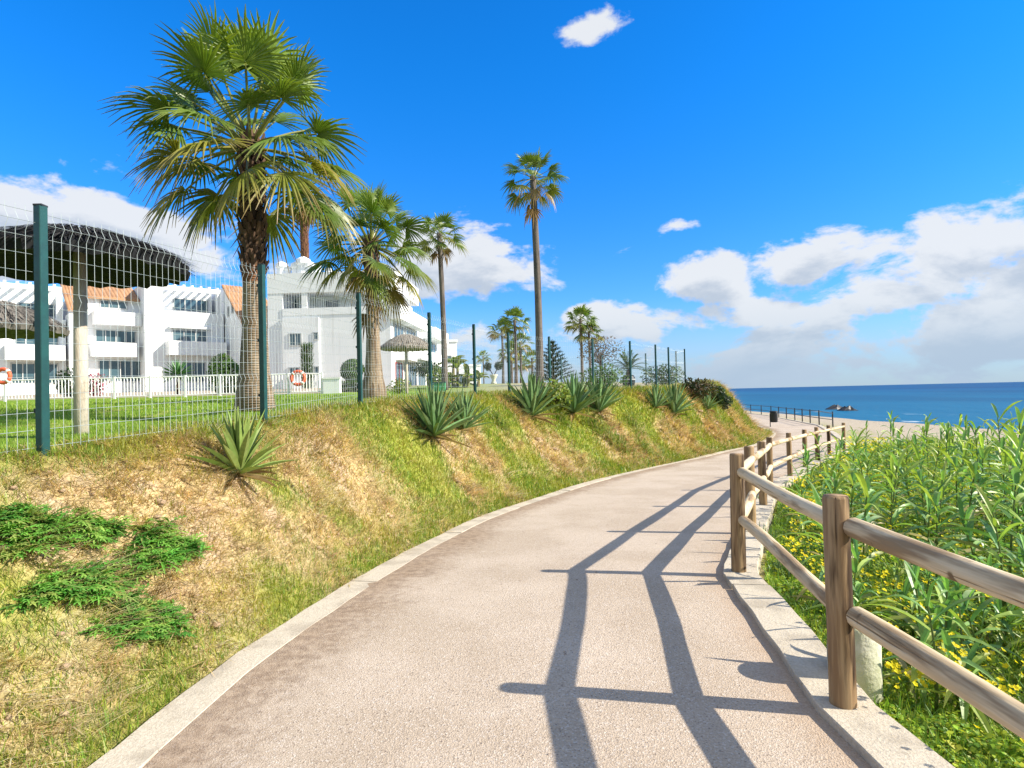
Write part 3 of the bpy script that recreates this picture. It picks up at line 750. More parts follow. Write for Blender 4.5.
# potted palm
pot = stand(629, 28); random.seed(52)
o = thing('plant_pot', 'dark barrel shaped pot with a pale band on the sandy lawn', 'pot', tuple(pot))
m = MB(); m.tube([pot, pot+np.array([0, 0, .25]), pot+np.array([0, 0, .5]), pot+np.array([0, 0, .62])], [.2, .3, .3, .22], 16); m.build('body', M_bin, o, True)
m = MB(); m.tube([pot+np.array([0, 0, .38]), pot+np.array([0, 0, .43])], [.306, .306], 16); m.build('band', M_frame, o, True)
o = thing('feather_palm', 'young feather palm with arching fronds growing in the barrel pot', 'palm tree', tuple(pot+np.array([0, 0, .6])))
m = MB(); m.tube([pot+np.array([0, 0, .55]), pot+np.array([0, 0, .85])], [.13, .09], 9); m.build('trunk', M_boot, o)
m = MB()
for i in range(22):
    az = i*2.4; e = R(82-62*(i/21)); d = np.array([math.cos(az)*math.cos(e), math.sin(az)*math.cos(e), math.sin(e)]); L = 1.15; b0 = pot+np.array([0, 0, .85])
    c = jit((.06, .12, .03), .2); dr = .25+.35*(i/21)
    pts = [b0+d*L*f+np.array([0, 0, -1])*dr*L*f*f for f in np.linspace(0, 1, 12)]
    m.tube(pts, np.linspace(.012, .004, 12), 3, False, c); s = unit(np.cross(d, UPV)+1e-3)
    for j in range(2, 12):
        for sg in (-1, 1): blade(m, pts[j], s*sg*.9+unit(pts[j]-pts[j-1])*.6+np.array([0, 0, .25]), .3*(1-.5*abs(j/11-.5)), .06, .25, c, n=2)
m.build('crown', M_palm, o)

# ------------------------------------------------------------------ thatched parasols
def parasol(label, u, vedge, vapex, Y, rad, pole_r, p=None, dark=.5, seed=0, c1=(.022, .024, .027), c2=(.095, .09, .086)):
    random.seed(seed); p = stand(u, Y) if p is None else p
    ze = at(u, vedge, Y)[2]; za = at(u, vapex, Y)[2]
    o = thing('thatched_parasol', label, 'parasol', tuple(p))
    m = MB(); m.tube([p-np.array([0, 0, .2]), (p[0], p[1], p[2]+.6), (p[0]+.01, p[1], za-.15)], [pole_r*1.05, pole_r, pole_r*.92], 14, True, None, 0, 4); m.build('pole', M_pole, o, True)
    m = MB(); hh = za-ze; N = 60
    def prof(f, k): return za-hh*(f**1.7)-.04*abs(math.sin(k*1.9))*f
    # solid cone (upper and lower skin) then loose thatch strands over it
    vs = [(p[0], p[1], za)]; fs = []; rings = 6
    for i in range(1, rings+1):
        f = i/rings
        for k in range(N):
            a = 2*PI*k/N; r_ = rad*f*(1+.035*math.sin(k*2.3)*f); vs.append((p[0]+math.cos(a)*r_, p[1]+math.sin(a)*r_, prof(f, k)))
    for k in range(N): fs.append((0, 1+k, 1+(k+1) % N))
    for i in range(rings-1):
        for k in range(N): a = 1+i*N; fs.append((a+k, a+N+k, a+N+(k+1) % N, a+(k+1) % N))
    b0 = 1+(rings-1)*N; n0 = len(vs)
    for k in range(N): v = vs[b0+k]; vs.append((p[0]+(v[0]-p[0])*.97, p[1]+(v[1]-p[1])*.97, v[2]-.1))
    for k in range(N): fs.append((b0+k, n0+k, n0+(k+1) % N, b0+(k+1) % N))
    vs.append((p[0], p[1], za-.25)); c_ = len(vs)-1
    for k in range(N): fs.append((n0+k, c_, n0+(k+1) % N))
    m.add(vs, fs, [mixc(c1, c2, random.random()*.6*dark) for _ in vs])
    for i in range(1500):
        a = random.uniform(0, 2*PI); f = random.uniform(.05, 1.0)**.6; r_ = rad*f; dd = np.array([math.cos(a), math.sin(a), 0])
        q = np.array([p[0], p[1], prof(f, a*N/2/PI)+.02])+dd*r_
        edge = f > .9
        d = dd*.9+np.array([-dd[1], dd[0], 0])*random.gauss(0, .18)+np.array([0, 0, -hh/rad*(.9 if not edge else random.uniform(.6, 2.2))+.05])
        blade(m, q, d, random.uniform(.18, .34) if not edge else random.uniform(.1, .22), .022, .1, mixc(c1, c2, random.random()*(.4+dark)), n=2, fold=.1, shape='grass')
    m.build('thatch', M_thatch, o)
    return o
pp = stand(81, 6.6)
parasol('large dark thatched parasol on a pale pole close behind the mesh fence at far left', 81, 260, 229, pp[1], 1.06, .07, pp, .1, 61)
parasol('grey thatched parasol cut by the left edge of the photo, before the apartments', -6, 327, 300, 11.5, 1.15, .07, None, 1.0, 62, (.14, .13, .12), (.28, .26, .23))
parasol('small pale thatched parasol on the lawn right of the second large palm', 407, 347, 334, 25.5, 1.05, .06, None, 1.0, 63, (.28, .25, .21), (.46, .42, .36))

# ------------------------------------------------------------------ buildings
class Fac:
    """facade frame: s runs along the front, n out of it"""
    def __init__(f, p0, ang): f.p = np.array(p0, float); f.d = np.array([math.cos(ang), math.sin(ang)]); f.n = np.array([f.d[1], -f.d[0]])
    def s(f, u, n=0.0, v=340):
        r_ = ray(u, v)[0]; q = f.p+f.n*n       # q.x+s*d.x = r*(q.y+s*d.y)
        return (r_*q[1]-q[0])/(f.d[0]-r_*f.d[1])
    def z(f, u, v, n=0.0):
        s = f.s(u, n, v); q = f.p+f.n*n+f.d*s; return EYE+ray(u, v)[2]*q[1]
    def P(f, s, n, z): q = f.p+f.d*s+f.n*n; return (q[0], q[1], z)
    def box(f, m, s0, s1, n0, n1, z0, z1):
        m.add([f.P(s0, n1, z0), f.P(s1, n1, z0), f.P(s1, n0, z0), f.P(s0, n0, z0), f.P(s0, n1, z1), f.P(s1, n1, z1), f.P(s1, n0, z1), f.P(s0, n0, z1)],
              [(3, 2, 1, 0), (4, 5, 6, 7), (0, 1, 5, 4), (1, 2, 6, 5), (2, 3, 7, 6), (3, 0, 4, 7)])
    def part(f, name, mat, parent, *boxes):
        m = MB()
        for b in boxes: f.box(m, *b)
        return m.build(name, mat, parent)
    def window(f, parent, s0, s1, z0, z1, n, mull=1, mat=None, fr=.09):
        m = MB(); e = .06
        for a, b, c, d in ((s0, s1, z0, z0+fr), (s0, s1, z1-fr, z1), (s0, s0+fr, z0+fr, z1-fr), (s1-fr, s1, z0+fr, z1-fr)): f.box(m, a, b, n-.02, n+e, c, d)
        for k in range(mull):
            c = s0+(s1-s0)*(k+1)/(mull+1); f.box(m, c-.035, c+.035, n-.02, n+e-.005, z0+fr, z1-fr)
        o = m.build('window', mat or M_frame, parent)
        m = MB(); f.box(m, s0+fr-.01, s1-fr+.01, n-.02, n+.012, z0+fr-.01, z1-fr+.01); m.build('pane', M_glass, o)
        return o
    def win_px(f, parent, u0, u1, v0, v1, n, mull=1, mat=None):
        uc = (u0+u1)/2; return f.window(parent, f.s(u0, n), f.s(u1, n), f.z(uc, v1, n), f.z(uc, v0, n), n, mull, mat)
    def sloped(f, s0, s1, nf, nb, zf, zb, th=.18):
        """tiled roof: eave at nf/zf, ridge at nb/zb, with barrel tile rolls"""
        m = MB(); k = max(6, int((s1-s0)/.28)); vs = []; fs = []
        for j in range(k*4+1):
            s = s0+(s1-s0)*j/(k*4); h = .06*abs(math.sin(PI*j/4))
            vs += [f.P(s, nf, zf+h), f.P(s, nb, zb+h), f.P(s, nf, zf-th), f.P(s, nb, zb-th)]
        for j in range(k*4):
            a = j*4; b = a+4; fs += [(a, b, b+1, a+1), (a+2, a+3, b+3, b+2), (a, a+2, b+2, b), (a+1, b+1, b+3, a+3)]
        e = k*16; fs += [(0, 1, 3, 2), (e, e+2, e+3, e+1)]
        m.add(vs, fs); return m
ZB = 1.6
F1 = Fac((ray(145, 340)[0]*52, 52), R(43))
A = thing('apartment_block', 'white terraced apartment block with pergola, tiled roofs and balconies, at left', 'building', (F1.p[0], F1.p[1], ZB))
sC = F1.s(224, 0); zt = F1.z(150, 283)
zpar = F1.z(190, 312); 
F1.part('wall', M_white, A, (0, sC, -9, 0, ZB, zpar))                                   # projecting block, two storeys and parapet
F1.part('upper_wall', M_white, A, (.012, F1.s(163, 0), -8.9, -.012, zpar, zt))
F1.part('upper_wall', M_white, A, (F1.s(163, 0), sC-.3, -8.8, -2.6, zpar, zt-.06))
m = MB(); s0 = F1.s(163, 0); F1.box(m, s0, sC-.2, -.4, -.12, zt-.42, zt-.02); m.build('pergola_beam', M_white, A)
for k in range(7):
    c = s0+.35+(sC-s0-.8)*k/6; m = MB(); F1.box(m, c-.09, c+.09, -2.6, -.12, zt-.018, zt+.16); m.build('pergola_rafter', M_white, A)
m = MB(); F1.box(m, sC-.5, sC-.2, -.4, -.12, zpar, zt-.42); m.build('pergola_post', M_white, A)
F1.win_px(A, 173, 209, 299, 312, -2.6, 2)
F1.win_px(A, 172, 207, 330, 342, 0, 2)
F1.part('lintel', M_white, A, (F1.s(169), F1.s(211), 0, .5, F1.z(190, 329), F1.z(190, 327)))
F1.part('balcony', M_white, A, (F1.s(165), F1.s(222), 0, 1.3, F1.z(190, 356), F1.z(190, 342.5)))
F1.win_px(A, 182, 205, 362, 382, 0, 1)
# middle recessed block with tiled roof
nb = -2.0; sB0 = F1.s(70, nb); zb1 = F1.z(110, 299, nb)
F1.part('recessed_wall', M_white, A, (sB0, -.004, -9, nb, ZB, zb1))
F1.sloped(sB0+1.2, -.05, nb+.45, nb-4.2, zb1+.05, F1.z(110, 279, nb)+.6).build('tiled_roof', M_tile, A)
F1.sloped(sB0-.4, sB0+.9, nb+2.4, nb-2.2, F1.z(74, 313, nb), F1.z(74, 283, nb)+.3).build('tiled_roof', M_tile, A)
F1.part('gable_wall', M_white, A, (sB0-.3, sB0+.8, nb+.01, nb+2.2, ZB, F1.z(74, 314, nb)-.2))
F1.win_px(A, 100, 128, 300.5, 309, nb, 2)
F1.win_px(A, 95, 136, 330, 343, nb, 3)
F1.part('balcony', M_white, A, (F1.s(92, nb), F1.s(139, nb), nb, nb+1.2, F1.z(110, 326, nb), F1.z(110, 313, nb)))
F1.part('balcony', M_white, A, (F1.s(89, nb), F1.s(134, nb), nb, nb+1.3, F1.z(110, 357.5, nb), F1.z(110, 343.5, nb)))
F1.win_px(A, 98, 141, 360, 382, nb, 3)
# left block
na = -.8; za_ = F1.z(30, 284, na); sA0 = F1.s(-120, na); sA1 = F1.s(66, na)
zpa = F1.z(30, 318, na)
F1.part('wall', M_white, A, (sA0, sA1, -9, na, ZB, zpa))
F1.part('upper_wall', M_white, A, (sA0, sA1-.4, -9, na-2.4, zpa, za_-.06))
m = MB(); F1.box(m, sA0, sA1-.2, na-.4, na-.12, za_-.4, za_-.02); m.build('pergola_beam', M_white, A)
for k in range(13):
    c = sA0+.5+(sA1-sA0-1.2)*k/12; m = MB(); F1.box(m, c-.09, c+.09, na-2.4, na-.12, za_-.018, za_+.16); m.build('pergola_rafter', M_white, A)
m = MB(); F1.box(m, sA1-.6, sA1-.2, na-.4, na-.12, zpa, za_-.4); m.build('pergola_post', M_white, A)
F1.win_px(A, 18, 56, 303, 317, na-2.4, 2)
F1.win_px(A, 14, 59, 332, 345.5, na, 3)
F1.part('balcony', M_white, A, (F1.s(4, na), F1.s(63, na), na, na+1.3, F1.z(30, 361, na), F1.z(30, 346, na)))
F1.win_px(A, 10, 58, 363, 384, na, 3)
F1.win_px(A, -40, -8, 332, 345.5, na, 2); F1.win_px(A, -40, -8, 363, 384, na, 2)
# gable wing, tiled roof sloping towards the lawn
s1 = sC+.15; nF, nB = 4.8, -.45; s2 = F1.s(281, nF)
zr = EYE+ray(224, 285)[2]*F1.P(s1, nB, 0)[1]; zf = EYE+ray(243, 324)[2]*F1.P(s1, nF, 0)[1]
m = MB(); pr = [(nF, ZB), (nF, zf-.25), (nB, zr-.25), (nB-6, zr-.25), (nB-6, ZB)]
vs = [F1.P(s1, n, z) for n, z in pr]+[F1.P(s2, n, z) for n, z in pr]
m.add(vs, [(0, 1, 2, 3, 4), (9, 8, 7, 6, 5)]+[(k, 5+k, 5+(k+1) % 5, (k+1) % 5) for k in range(5)]); m.build('gable_wing', M_white, A)
F1.sloped(s1-.15, s2+.15, nF+.3, nB, zf-.1, zr).build('tiled_roof', M_tile, A)
G2 = Fac(F1.P(s1, nF, 0)[:2], R(43+90+180))                 # end wall of the gable wing
FE = Fac(F1.P(s1, nB, 0)[:2], math.atan2(F1.n[1], F1.n[0]))
for n_, z_, h_ in ((1.2, zr-3.2, 1.0), (2.3, zr-3.0, .8)):
    FE.window(A, n_, n_+.45, z_, z_+h_, 0, 0)

# right hand building
F2 = Fac((ray(268, 340)[0]*51, 51), R(-3))
B = thing('apartment_building', 'large white building with roof terrace and open loggias right of the gable', 'building', (F2.p[0], F2.p[1], ZB))
sR = F2.s(391, 0); zT = F2.z(340, 310); zU = F2.z(340, 291.5); zTop = F2.z(340, 271.5); dB = -9.5
F2.part('wall', M_white, B, (0, sR, dB, 0, ZB, zT))
F2.part('loggia_back_wall', M_white, B, (.05, sR-2.4, dB+.05, -2.4, zT, zU))
F2.part('parapet', M_white, B, (.02, sR+.45, dB-.02, .03, zU, zTop))
F2.part('corner_wall', M_white, B, (.01, F2.s(283), -2.39, -.01, zT, zU))
for a, b in ((302, 307.5),): F2.part('column', M_white, B, (F2.s(a), F2.s(b), -.5, -.02, zT, zU))
F2.part('loggia_parapet', M_white, B, (F2.s(283)+.02, sR+.4, -.3, .06, zT-.35, zT+.25))
F2.part('pilaster', M_white, B, (F2.s(283), F2.s(319.5), 0, .16, ZB, F2.z(300, 318)))
F2.win_px(B, 289, 302, 333, 346, .16, 1); F2.win_px(B, 313, 319, 332, 340, .16, 0); F2.win_px(B, 313, 319, 366, 374, .16, 0); F2.win_px(B, 288, 300, 367, 376, .16, 1)
F2.win_px(B, 288, 299, 299, 309, -2.4, 1); F2.win_px(B, 326, 340, 300, 309, -2.4, 1)
for i, (u, v, w) in enumerate([(277, 262, .45), (283, 266, .3), (291, 262, .35), (299, 257, .55), (306, 262, .5), (313, 264, .35), (325, 268, .3)]):
    q = F2.P(F2.s(u), -1.2, zTop); zc = F2.z(u, v, -1.2); m = MB(); h = max(.5, zc-zTop)
    m.tube([(q[0], q[1], zTop-.02), (q[0], q[1], zTop+h*.5), (q[0], q[1], zTop+h*.62), (q[0], q[1], zTop+h*.85), (q[0], q[1], zTop+h)], [w, w*.9, w*1.25, w*1.1, w*.3], 12)
    m.build('chimney', M_white, B)
F3 = Fac(F2.P(sR, 0, 0)[:2], R(86))
def L3(u, v, n=0): return F3.z(u, v, n)
z3a, z3b = zT, zU
F3.part('terrace_parapet', M_white, B, (-.2, 11, -.05, .9, zT-.9, zT+.3))
F3.part('side_wing', M_white, B, (9.5, 22, -8, -.3, ZB, F3.z(416, 318, -.3)))
F3.part('side_wing_upper', M_white, B, (9.6, 13, -7, -1.2, F3.z(416, 318, -.3), F3.z(404, 303, -1.2)))
F3.part('terracotta_planter', M_tile, B, (10, 12.6, -1.8, -1.25, F3.z(404, 303, -1.2), F3.z(404, 299, -1.2)))
zm = (ZB+zT)/2
F3.part('balcony', M_white, B, (1.5, 9.3, 0, 1.2, zm-.6, zm+.9)); F3.part('balcony', M_white, B, (11, 21, -.3, 1.0, zm-.6, zm+.8))
F3.part('balcony', M_white, B, (13.5, 21.5, -.3, 1.1, zT-1.3, zT-.1))
for s_, e_ in ((.8, 4.2), (5, 8.8)):
    F3.window(B, s_, e_, zm+1.0, zm+2.6, 0, 2)
M_red = pmat('red_frame', (.32, .05, .05), None, .6, 3, 0)
F3.window(B, 1.2, 3.6, ZB+.8, ZB+2.9, 0, 1, M_red)
F3.window(B, 4.6, 9, ZB+.4, ZB+3.0, 0, 3)
for s_, e_ in ((11, 14.5), (16, 20.5)):
    F3.window(B, s_, e_, ZB+.3, ZB+2.7, -.3, 2); F3.window(B, s_, e_, zm+.9, zm+2.4, -.3, 2)
F3.part('awning', M_frame, B, (4.3, 9.2, 0, 1.6, ZB+3.25, ZB+3.4))
# far houses
q = at(446, 380, 88); F4 = Fac((q[0]-3.5, q[1]), R(10))
Cb = thing('house', 'white flat roofed house beyond the banana plants, far right of the apartments', 'building', (F4.p[0], F4.p[1], 2))
zz = F4.z(448, 342); F4.part('wall', M_white, Cb, (0, 5.2, -8, 0, 1.9, zz))
F4.window(Cb, .8, 2.2, 6.2, 7.4, 0, 1); F4.window(Cb, 3.2, 4.4, 6.2, 7.4, 0, 1); F4.window(Cb, 3.2, 4.4, 3.2, 4.6, 0, 1)
F4.part('parapet', M_white, Cb, (-.15, 5.35, -8.15, .15, zz, zz+.35))
q = at(466, 380, 96); F5 = Fac((q[0]-2.2, q[1]), R(8))
Cc = thing('house', 'small low white house farthest off, left of the lone far palm', 'building', (F5.p[0], F5.p[1], 2))
zz = F5.z(466, 366); F5.part('wall', M_white, Cc, (0, 4.6, -6, 0, 1.9, zz)); F5.window(Cc, .7, 1.7, 3.6, 4.8, 0, 1); F5.window(Cc, 2.7, 3.9, 3.6, 4.8, 0, 1)
F5.part('parapet', M_white, Cc, (-.12, 4.72, -6.12, .12, zz, zz+.25))

# ------------------------------------------------------------------ white pool railing, life rings, garden plants
prl = thing('pool_railing', 'long low white railing with balusters between the lawn and the apartments', 'railing', tuple(stand(100, 30)))
NA, NBb = stand(-70, 29), stand(322, 31)
npan = 11
for i in range(npan+1):
    q = NA+(NBb-NA)*i/npan; z = gz(q[0], q[1]); m = MB(); m.box((q[0]-.05, q[1]-.05, z-.2), (q[0]+.05, q[1]+.05, z+1.1)); m.build('post', M_wpaint, prl)
    if i < npan:
        q2 = NA+(NBb-NA)*(i+1)/npan; zz2 = gz(q2[0], q2[1]); d = (q2-q)[:2]; L = np.hypot(*d); d = d/L; m = MB(); m1 = MB()
        for hh, rr_ in ((1.04, .03), (.12, .025)): m1.tube([(q[0]+d[0]*.07, q[1]+d[1]*.07, z+hh), (q2[0]-d[0]*.07, q2[1]-d[1]*.07, zz2+hh)], rr_, 6)
        nbar = int(L/.14)
        for k in range(1, nbar):
            s = L*k/nbar; zz3 = z+(zz2-z)*s/L; m1.tube([(q[0]+d[0]*s, q[1]+d[1]*s, zz3+.12), (q[0]+d[0]*s, q[1]+d[1]*s, zz3+1.04)], .024, 4, False)
        m1.build('baluster_panel', M_wpaint, prl)
wl = thing('garden_wall', 'low white garden wall at the right end of the pool railing', 'wall', tuple(stand(335, 31)))
a, b = stand(324, 31), stand(342, 31.3); z = gz(*a[:2]); m = MB(); m.box((a[0], 30.9, z-.2), (b[0], 31.2, z+.75)); m.build('wall', M_white, wl); m = MB(); m.box((a[0]-.04, 30.86, z+.75), (b[0]+.04, 31.24, z+.83)); m.build('coping', M_wpaint, wl)
def torus(m, c, Rr, r, nrm, n=28, k=10):
    nrm = unit(np.array(nrm, float)); a = unit(np.cross(nrm, UPV)); b = np.cross(a, nrm); vs = []; fs = []
    for i in range(n):
        th = 2*PI*i/n; e = a*math.cos(th)+b*math.sin(th)
        for j in range(k):
            ph = 2*PI*j/k; vs.append(np.array(c)+e*(Rr+r*math.cos(ph))+nrm*r*math.sin(ph))
    for i in range(n):
        for j in range(k): fs.append((i*k+j, ((i+1) % n)*k+j, ((i+1) % n)*k+(j+1) % k, i*k+(j+1) % k))
    m.add(vs, fs)
for u, v, Y, lb in ((3, 376, 28.8, 'orange and white life ring hanging on the pool railing at the left edge'), (298, 378, 30.6, 'orange life ring hanging on the pool railing beside the nearest palm trunk')):
    c = at(u, v, Y); o = thing('life_ring', lb, 'life ring', tuple(c)); m = MB(); torus(m, c, .33, .09, (0, -1, 0)); m.build('ring', M_orange, o, True)
    for k in range(4):
        an = PI/4+k*PI/2; cc = c+np.array([math.cos(an)*.33, 0, math.sin(an)*.33]); tdir = np.array([-math.sin(an), 0, math.cos(an)])
        m = MB(); m.tube([cc-tdir*.05, cc+tdir*.05], .096, 10); m.build('band', M_wpaint, o, True)
shrub('shrub', 'dark green shrub in front of the apartments beside the thatched parasol pole', 'shrub', stand(71, 34), (1.0, .9, .95), 900, .1, SD, None, True, None, 71)
shrub('bougainvillea', 'pink flowering bougainvillea bush right of the thatched parasol pole', 'shrub', stand(95, 35), (.75, .7, .8), 600, .09, [(.45, .05, .14), (.5, .09, .2), (.06, .1, .03)], None, True, None, 72)
shrub('shrub', 'round clipped green bush left of the nearest palm trunk', 'shrub', stand(226, 35), (1.0, .9, 1.3), 2200, .10, SG, None, True, None, 73, None, .3)
shrub('shrub', 'low yellowish flowering shrub on the lawn right of the second palm', 'shrub', stand(399, 27), (.55, .5, .4), 500, .06, SY, None, True, None, 74)
shrub('shrub', 'bright green bush beside the foot of the slender tall palm', 'shrub', stand(438, 34), (.75, .6, .7), 600, .08, SG+SY, None, True, None, 75)
shrub('topiary_bush', 'dark dome shaped topiary bush left of the second palm trunk', 'shrub', stand(352, 34), (.68, .68, .72), 2600, .08, SG, gz(*stand(352, 34)[:2])+1.25, True, None, 76, None, .25)
p = stand(352, 33.4); random.seed(77); o = thing('hedge', 'low clipped dark hedge block under the dome shaped bush', 'hedge', tuple(p)); m = MB()
for i in range(1500):
    q = p+np.array([random.uniform(-.85, .85), random.uniform(-.35, .35), random.uniform(0, .62)]); a_ = unit(np.array([random.gauss(0, 1) for _ in range(3)])); b_ = unit(np.cross(a_, np.array([.3, .5, .7]))); s = .06; c = jit(random.choice(SG), .2)
    m.add([q-a_*s, q-b_*s*.6, q+a_*s, q+b_*s*.6], [(0, 1, 2, 3)], [c]*4)
m.build('foliage', M_leaf, o)
p = stand(307.5, 44); random.seed(78); o = thing('cypress', 'narrow green pillar of clipped cypress against the white wall', 'conifer', tuple(p)); ztc = at(307, 344, 44)[2]; m = MB()
for i in range(2200):
    an = random.uniform(0, 2*PI); rr_ = .42*random.uniform(.5, 1.05); z = random.uniform(p[2], ztc); q = np.array([p[0]+math.cos(an)*rr_, p[1]+math.sin(an)*rr_, z]); c = jit(random.choice(SG+SD), .25)
    blade(m, q, (math.cos(an)*.6, math.sin(an)*.6, .8), .2, .1, 0, c, n=1)
m.build('foliage', M_leaf, o); m = MB(); m.tube([p, (p[0], p[1], ztc-.3)], [.12, .05], 8); m.build('trunk', M_boot, o)
# yucca by the railing
p = stand(178, 36); random.seed(79); o = thing('yucca', 'spiky green yucca in front of the projecting apartment block', 'yucca', tuple(p)); m = MB(); m.tube([p, p+np.array([0, 0, 1.1])], [.12, .1], 8); m.build('trunk', M_boot, o); m = MB()
for i in range(110):
    e = R(random.uniform(-25, 80)); az = i*2.4; blade(m, p+np.array([0, 0, 1.15]), (math.cos(az)*math.cos(e), math.sin(az)*math.cos(e), math.sin(e)), 1.15, .13, .1, jit((.10, .24, .08), .2), n=3, fold=.4)
m.build('crown', M_agave, o)
# bananas
p = stand(457, 37); random.seed(80); o = thing('banana_plant', 'large leaved banana plants in front of the far white house', 'plant', tuple(p)); m = MB(); m2 = MB()
for k, (dx, dy, hh) in enumerate(((-.9, 0, .7), (0, .3, 1.3), (.7, -.2, .8), (1.3, .4, .6), (-.3, .8, 1.7), (.4, .2, .3), (-.5, -.2, .4))):
    b_ = p+np.array([dx, dy, 0]); m2.tube([b_, b_+np.array([.05, 0, hh])], [.13, .07], 8)
    for i in range(10):
        e = R(random.uniform(15, 80)); az = random.uniform(0, 2*PI); blade(m, b_+np.array([0, 0, hh-.1]), (math.cos(az)*math.cos(e), math.sin(az)*math.cos(e), math.sin(e)), random.uniform(1.0, 1.5), .36, .45, jit((.16, .27, .05), .3), (.28, .28, .08), 6, .3, 'oval')
m.build('leaves', M_leaf, o); m2.build('stems', pmat('banana_stem', (.16, .2, .06), (.2, .15, .07), .7, 3, 0), o)
# dark flat crowned tree behind parasol
p = stand(428, 42); random.seed(81); o = thing('small_tree', 'small dark flat crowned tree in front of the right building facade', 'tree', tuple(p)); m = MB(); m.tube([p, p+np.array([0, 0, 1.0])], [.08, .06], 8); m.build('trunk', M_boot, o); m = MB(); leafcloud(m, p+np.array([0, 0, 1.2]), (1.2, 1.0, .55), 1100, .09, SD, .6); m.build('crown', M_leaf, o)
p = stand(440, 30); o = thing('litter_bin', 'small green box shaped bin on the lawn below the slender tall palm', 'bin', tuple(p)); m = MB(); m.box((p[0]-.28, p[1]-.22, p[2]-.05), (p[0]+.28, p[1]+.22, p[2]+.42)); m.build('body', pmat('green_plastic', (.05, .28, .12), None, .5, 3, 0), o); m = MB(); m.box((p[0]-.31, p[1]-.25, p[2]+.422), (p[0]+.31, p[1]+.25, p[2]+.47)); m.build('lid', M_green, o)
p = stand(494, 46); random.seed(82); o = thing('urn', 'pale stone urn on the far edge of the lawn', 'urn', tuple(p)); m = MB(); m.tube([p, p+np.array([0, 0, .12]), p+np.array([0, 0, .3]), p+np.array([0, 0, .6]), p+np.array([0, 0, .72])], [.24, .2, .13, .28, .32], 14); m.build('body', M_concrete_pot, o, True)
o = thing('shrub', 'twin tufted dark plant growing in the pale stone urn', 'plant', tuple(p+np.array([0, 0, .7]))); m = MB(); leafcloud(m, p+np.array([-.4, 0, 1.35]), .33, 250, .1, SD); leafcloud(m, p+np.array([.4, 0, 1.4]), .33, 250, .1, SD); m.build('foliage', M_leaf, o); m = MB()
m.tube([p+np.array([0, 0, .6]), p+np.array([-.38, 0, 1.3])], [.04, .03], 5); m.tube([p+np.array([0, 0, .6]), p+np.array([.38, 0, 1.35])], [.04, .03], 5); m.build('stem', M_boot, o)

# ------------------------------------------------------------------ grass (uncountable): real blades
def blades(name, P, H_, W_, lean, az, cols, mat, label, cat='grass', tipd=.85):
    n = len(P); hx, hy = np.cos(az), np.sin(az); sx, sy = -hy, hx
    up = np.cos(lean); ou = np.sin(lean)
    def pt(f, w, sgn):
        r_ = H_*f; o = ou*r_*(.6+.4*f*1.2); z = up*r_*(1-.18*f*ou)
        return np.stack([P[:, 0]+hx*o+sx*w*sgn, P[:, 1]+hy*o+sy*w*sgn, P[:, 2]+z-(0.004 if f == 0 else 0)], 1)
    V = np.stack([pt(0, W_*.5, -1), pt(0, W_*.5, 1), pt(.55, W_*.42, -1), pt(.55, W_*.42, 1), pt(1, W_*.03, 0)], 1).reshape(-1, 3)
    b = (np.arange(n)*5)[:, None]; Fc = np.concatenate([b+[0, 1, 2], b+[1, 3, 2], b+[2, 3, 4]], 1).reshape(-1, 3)
    C = np.repeat(cols, 5, 0); C.reshape(n, 5, 3)[:, 4] *= np.array([1.15, 1.05, .95])
    o = mesh_obj(name, V, Fc, mat, None, False, C); tag(o, label, cat, None, 'stuff'); return o
def pick(n, pal, j=.2):
    pal = np.array(pal); c = pal[rng.integers(0, len(pal), n)]; return c*(1+rng.uniform(-j, j, (n, 1)))*(1+rng.uniform(-j, j, (n, 3))*.35)
KN = normals(KLs); 
def bank_points(n, ymin=1.2, ymax=36, dmax=1.15, pw=1.0):
    ok = np.where((KLs[:, 1] > ymin) & (KLs[:, 1] < ymax))[0]; wgt = 1/np.maximum(KLs[ok, 1], 1.5)**pw; wgt /= wgt.sum()
    i = rng.choice(ok, n, p=wgt); f = rng.random(n); w = np.interp(KLs[i, 1], WFY, WD); fr = rng.random((n, 1))
    d = .02+f*(w*dmax+.15*(rng.random(n)))
    b = KLs[i]*(1-fr)+KLs[np.minimum(i+1, len(KLs)-1)]*fr+rng.normal(0, .03, (n, 2)); p = b-KN[i]*d[:, None]
    z, dl, dr, t = ground(p[:, 0], p[:, 1], True); k = (dl > .005); return np.stack([p[:, 0], p[:, 1], z], 1)[k], dl[k], t[k]
# dead matted grass
P_, dl, t_ = bank_points(170000); g = greenness(P_[:, 0], P_[:, 1], dl, t_)
k = rng.random(len(P_)) > g*.85; D = P_[k]; ds = np.maximum(1, np.hypot(D[:, 0], D[:, 1])/4.5); n = len(D)
tuft = hsh(D[:, 0]*2.1, D[:, 1]*2.3)
az = rng.uniform(0, 2*PI, n)*.0+np.where(rng.random(n) < .55, -.6+rng.normal(0, .7, n)+tuft*2, rng.uniform(0, 2*PI, n))
pal = np.array([(.76, .59, .27), (.84, .67, .35), (.64, .47, .22), (.80, .68, .45), (.74, .64, .20), (.58, .53, .14), (.30, .20, .12), (.36, .25, .16)])
C = pick(n, pal, .22); pale = np.clip(hsh(D[:, 0]*1.3+7, D[:, 1]*1.1)*1.2, 0, 1)[:, None]; C = C*(1-pale*.6)+np.array([.80, .69, .50])*pale*.6
blades('dead_grass', D, rng.uniform(.05, .15, n)*ds**.7, rng.uniform(.0025, .0055, n)*ds, rng.uniform(.8, 1.52, n), az, C, M_dry, 'straw coloured dead grass matted over the bank')
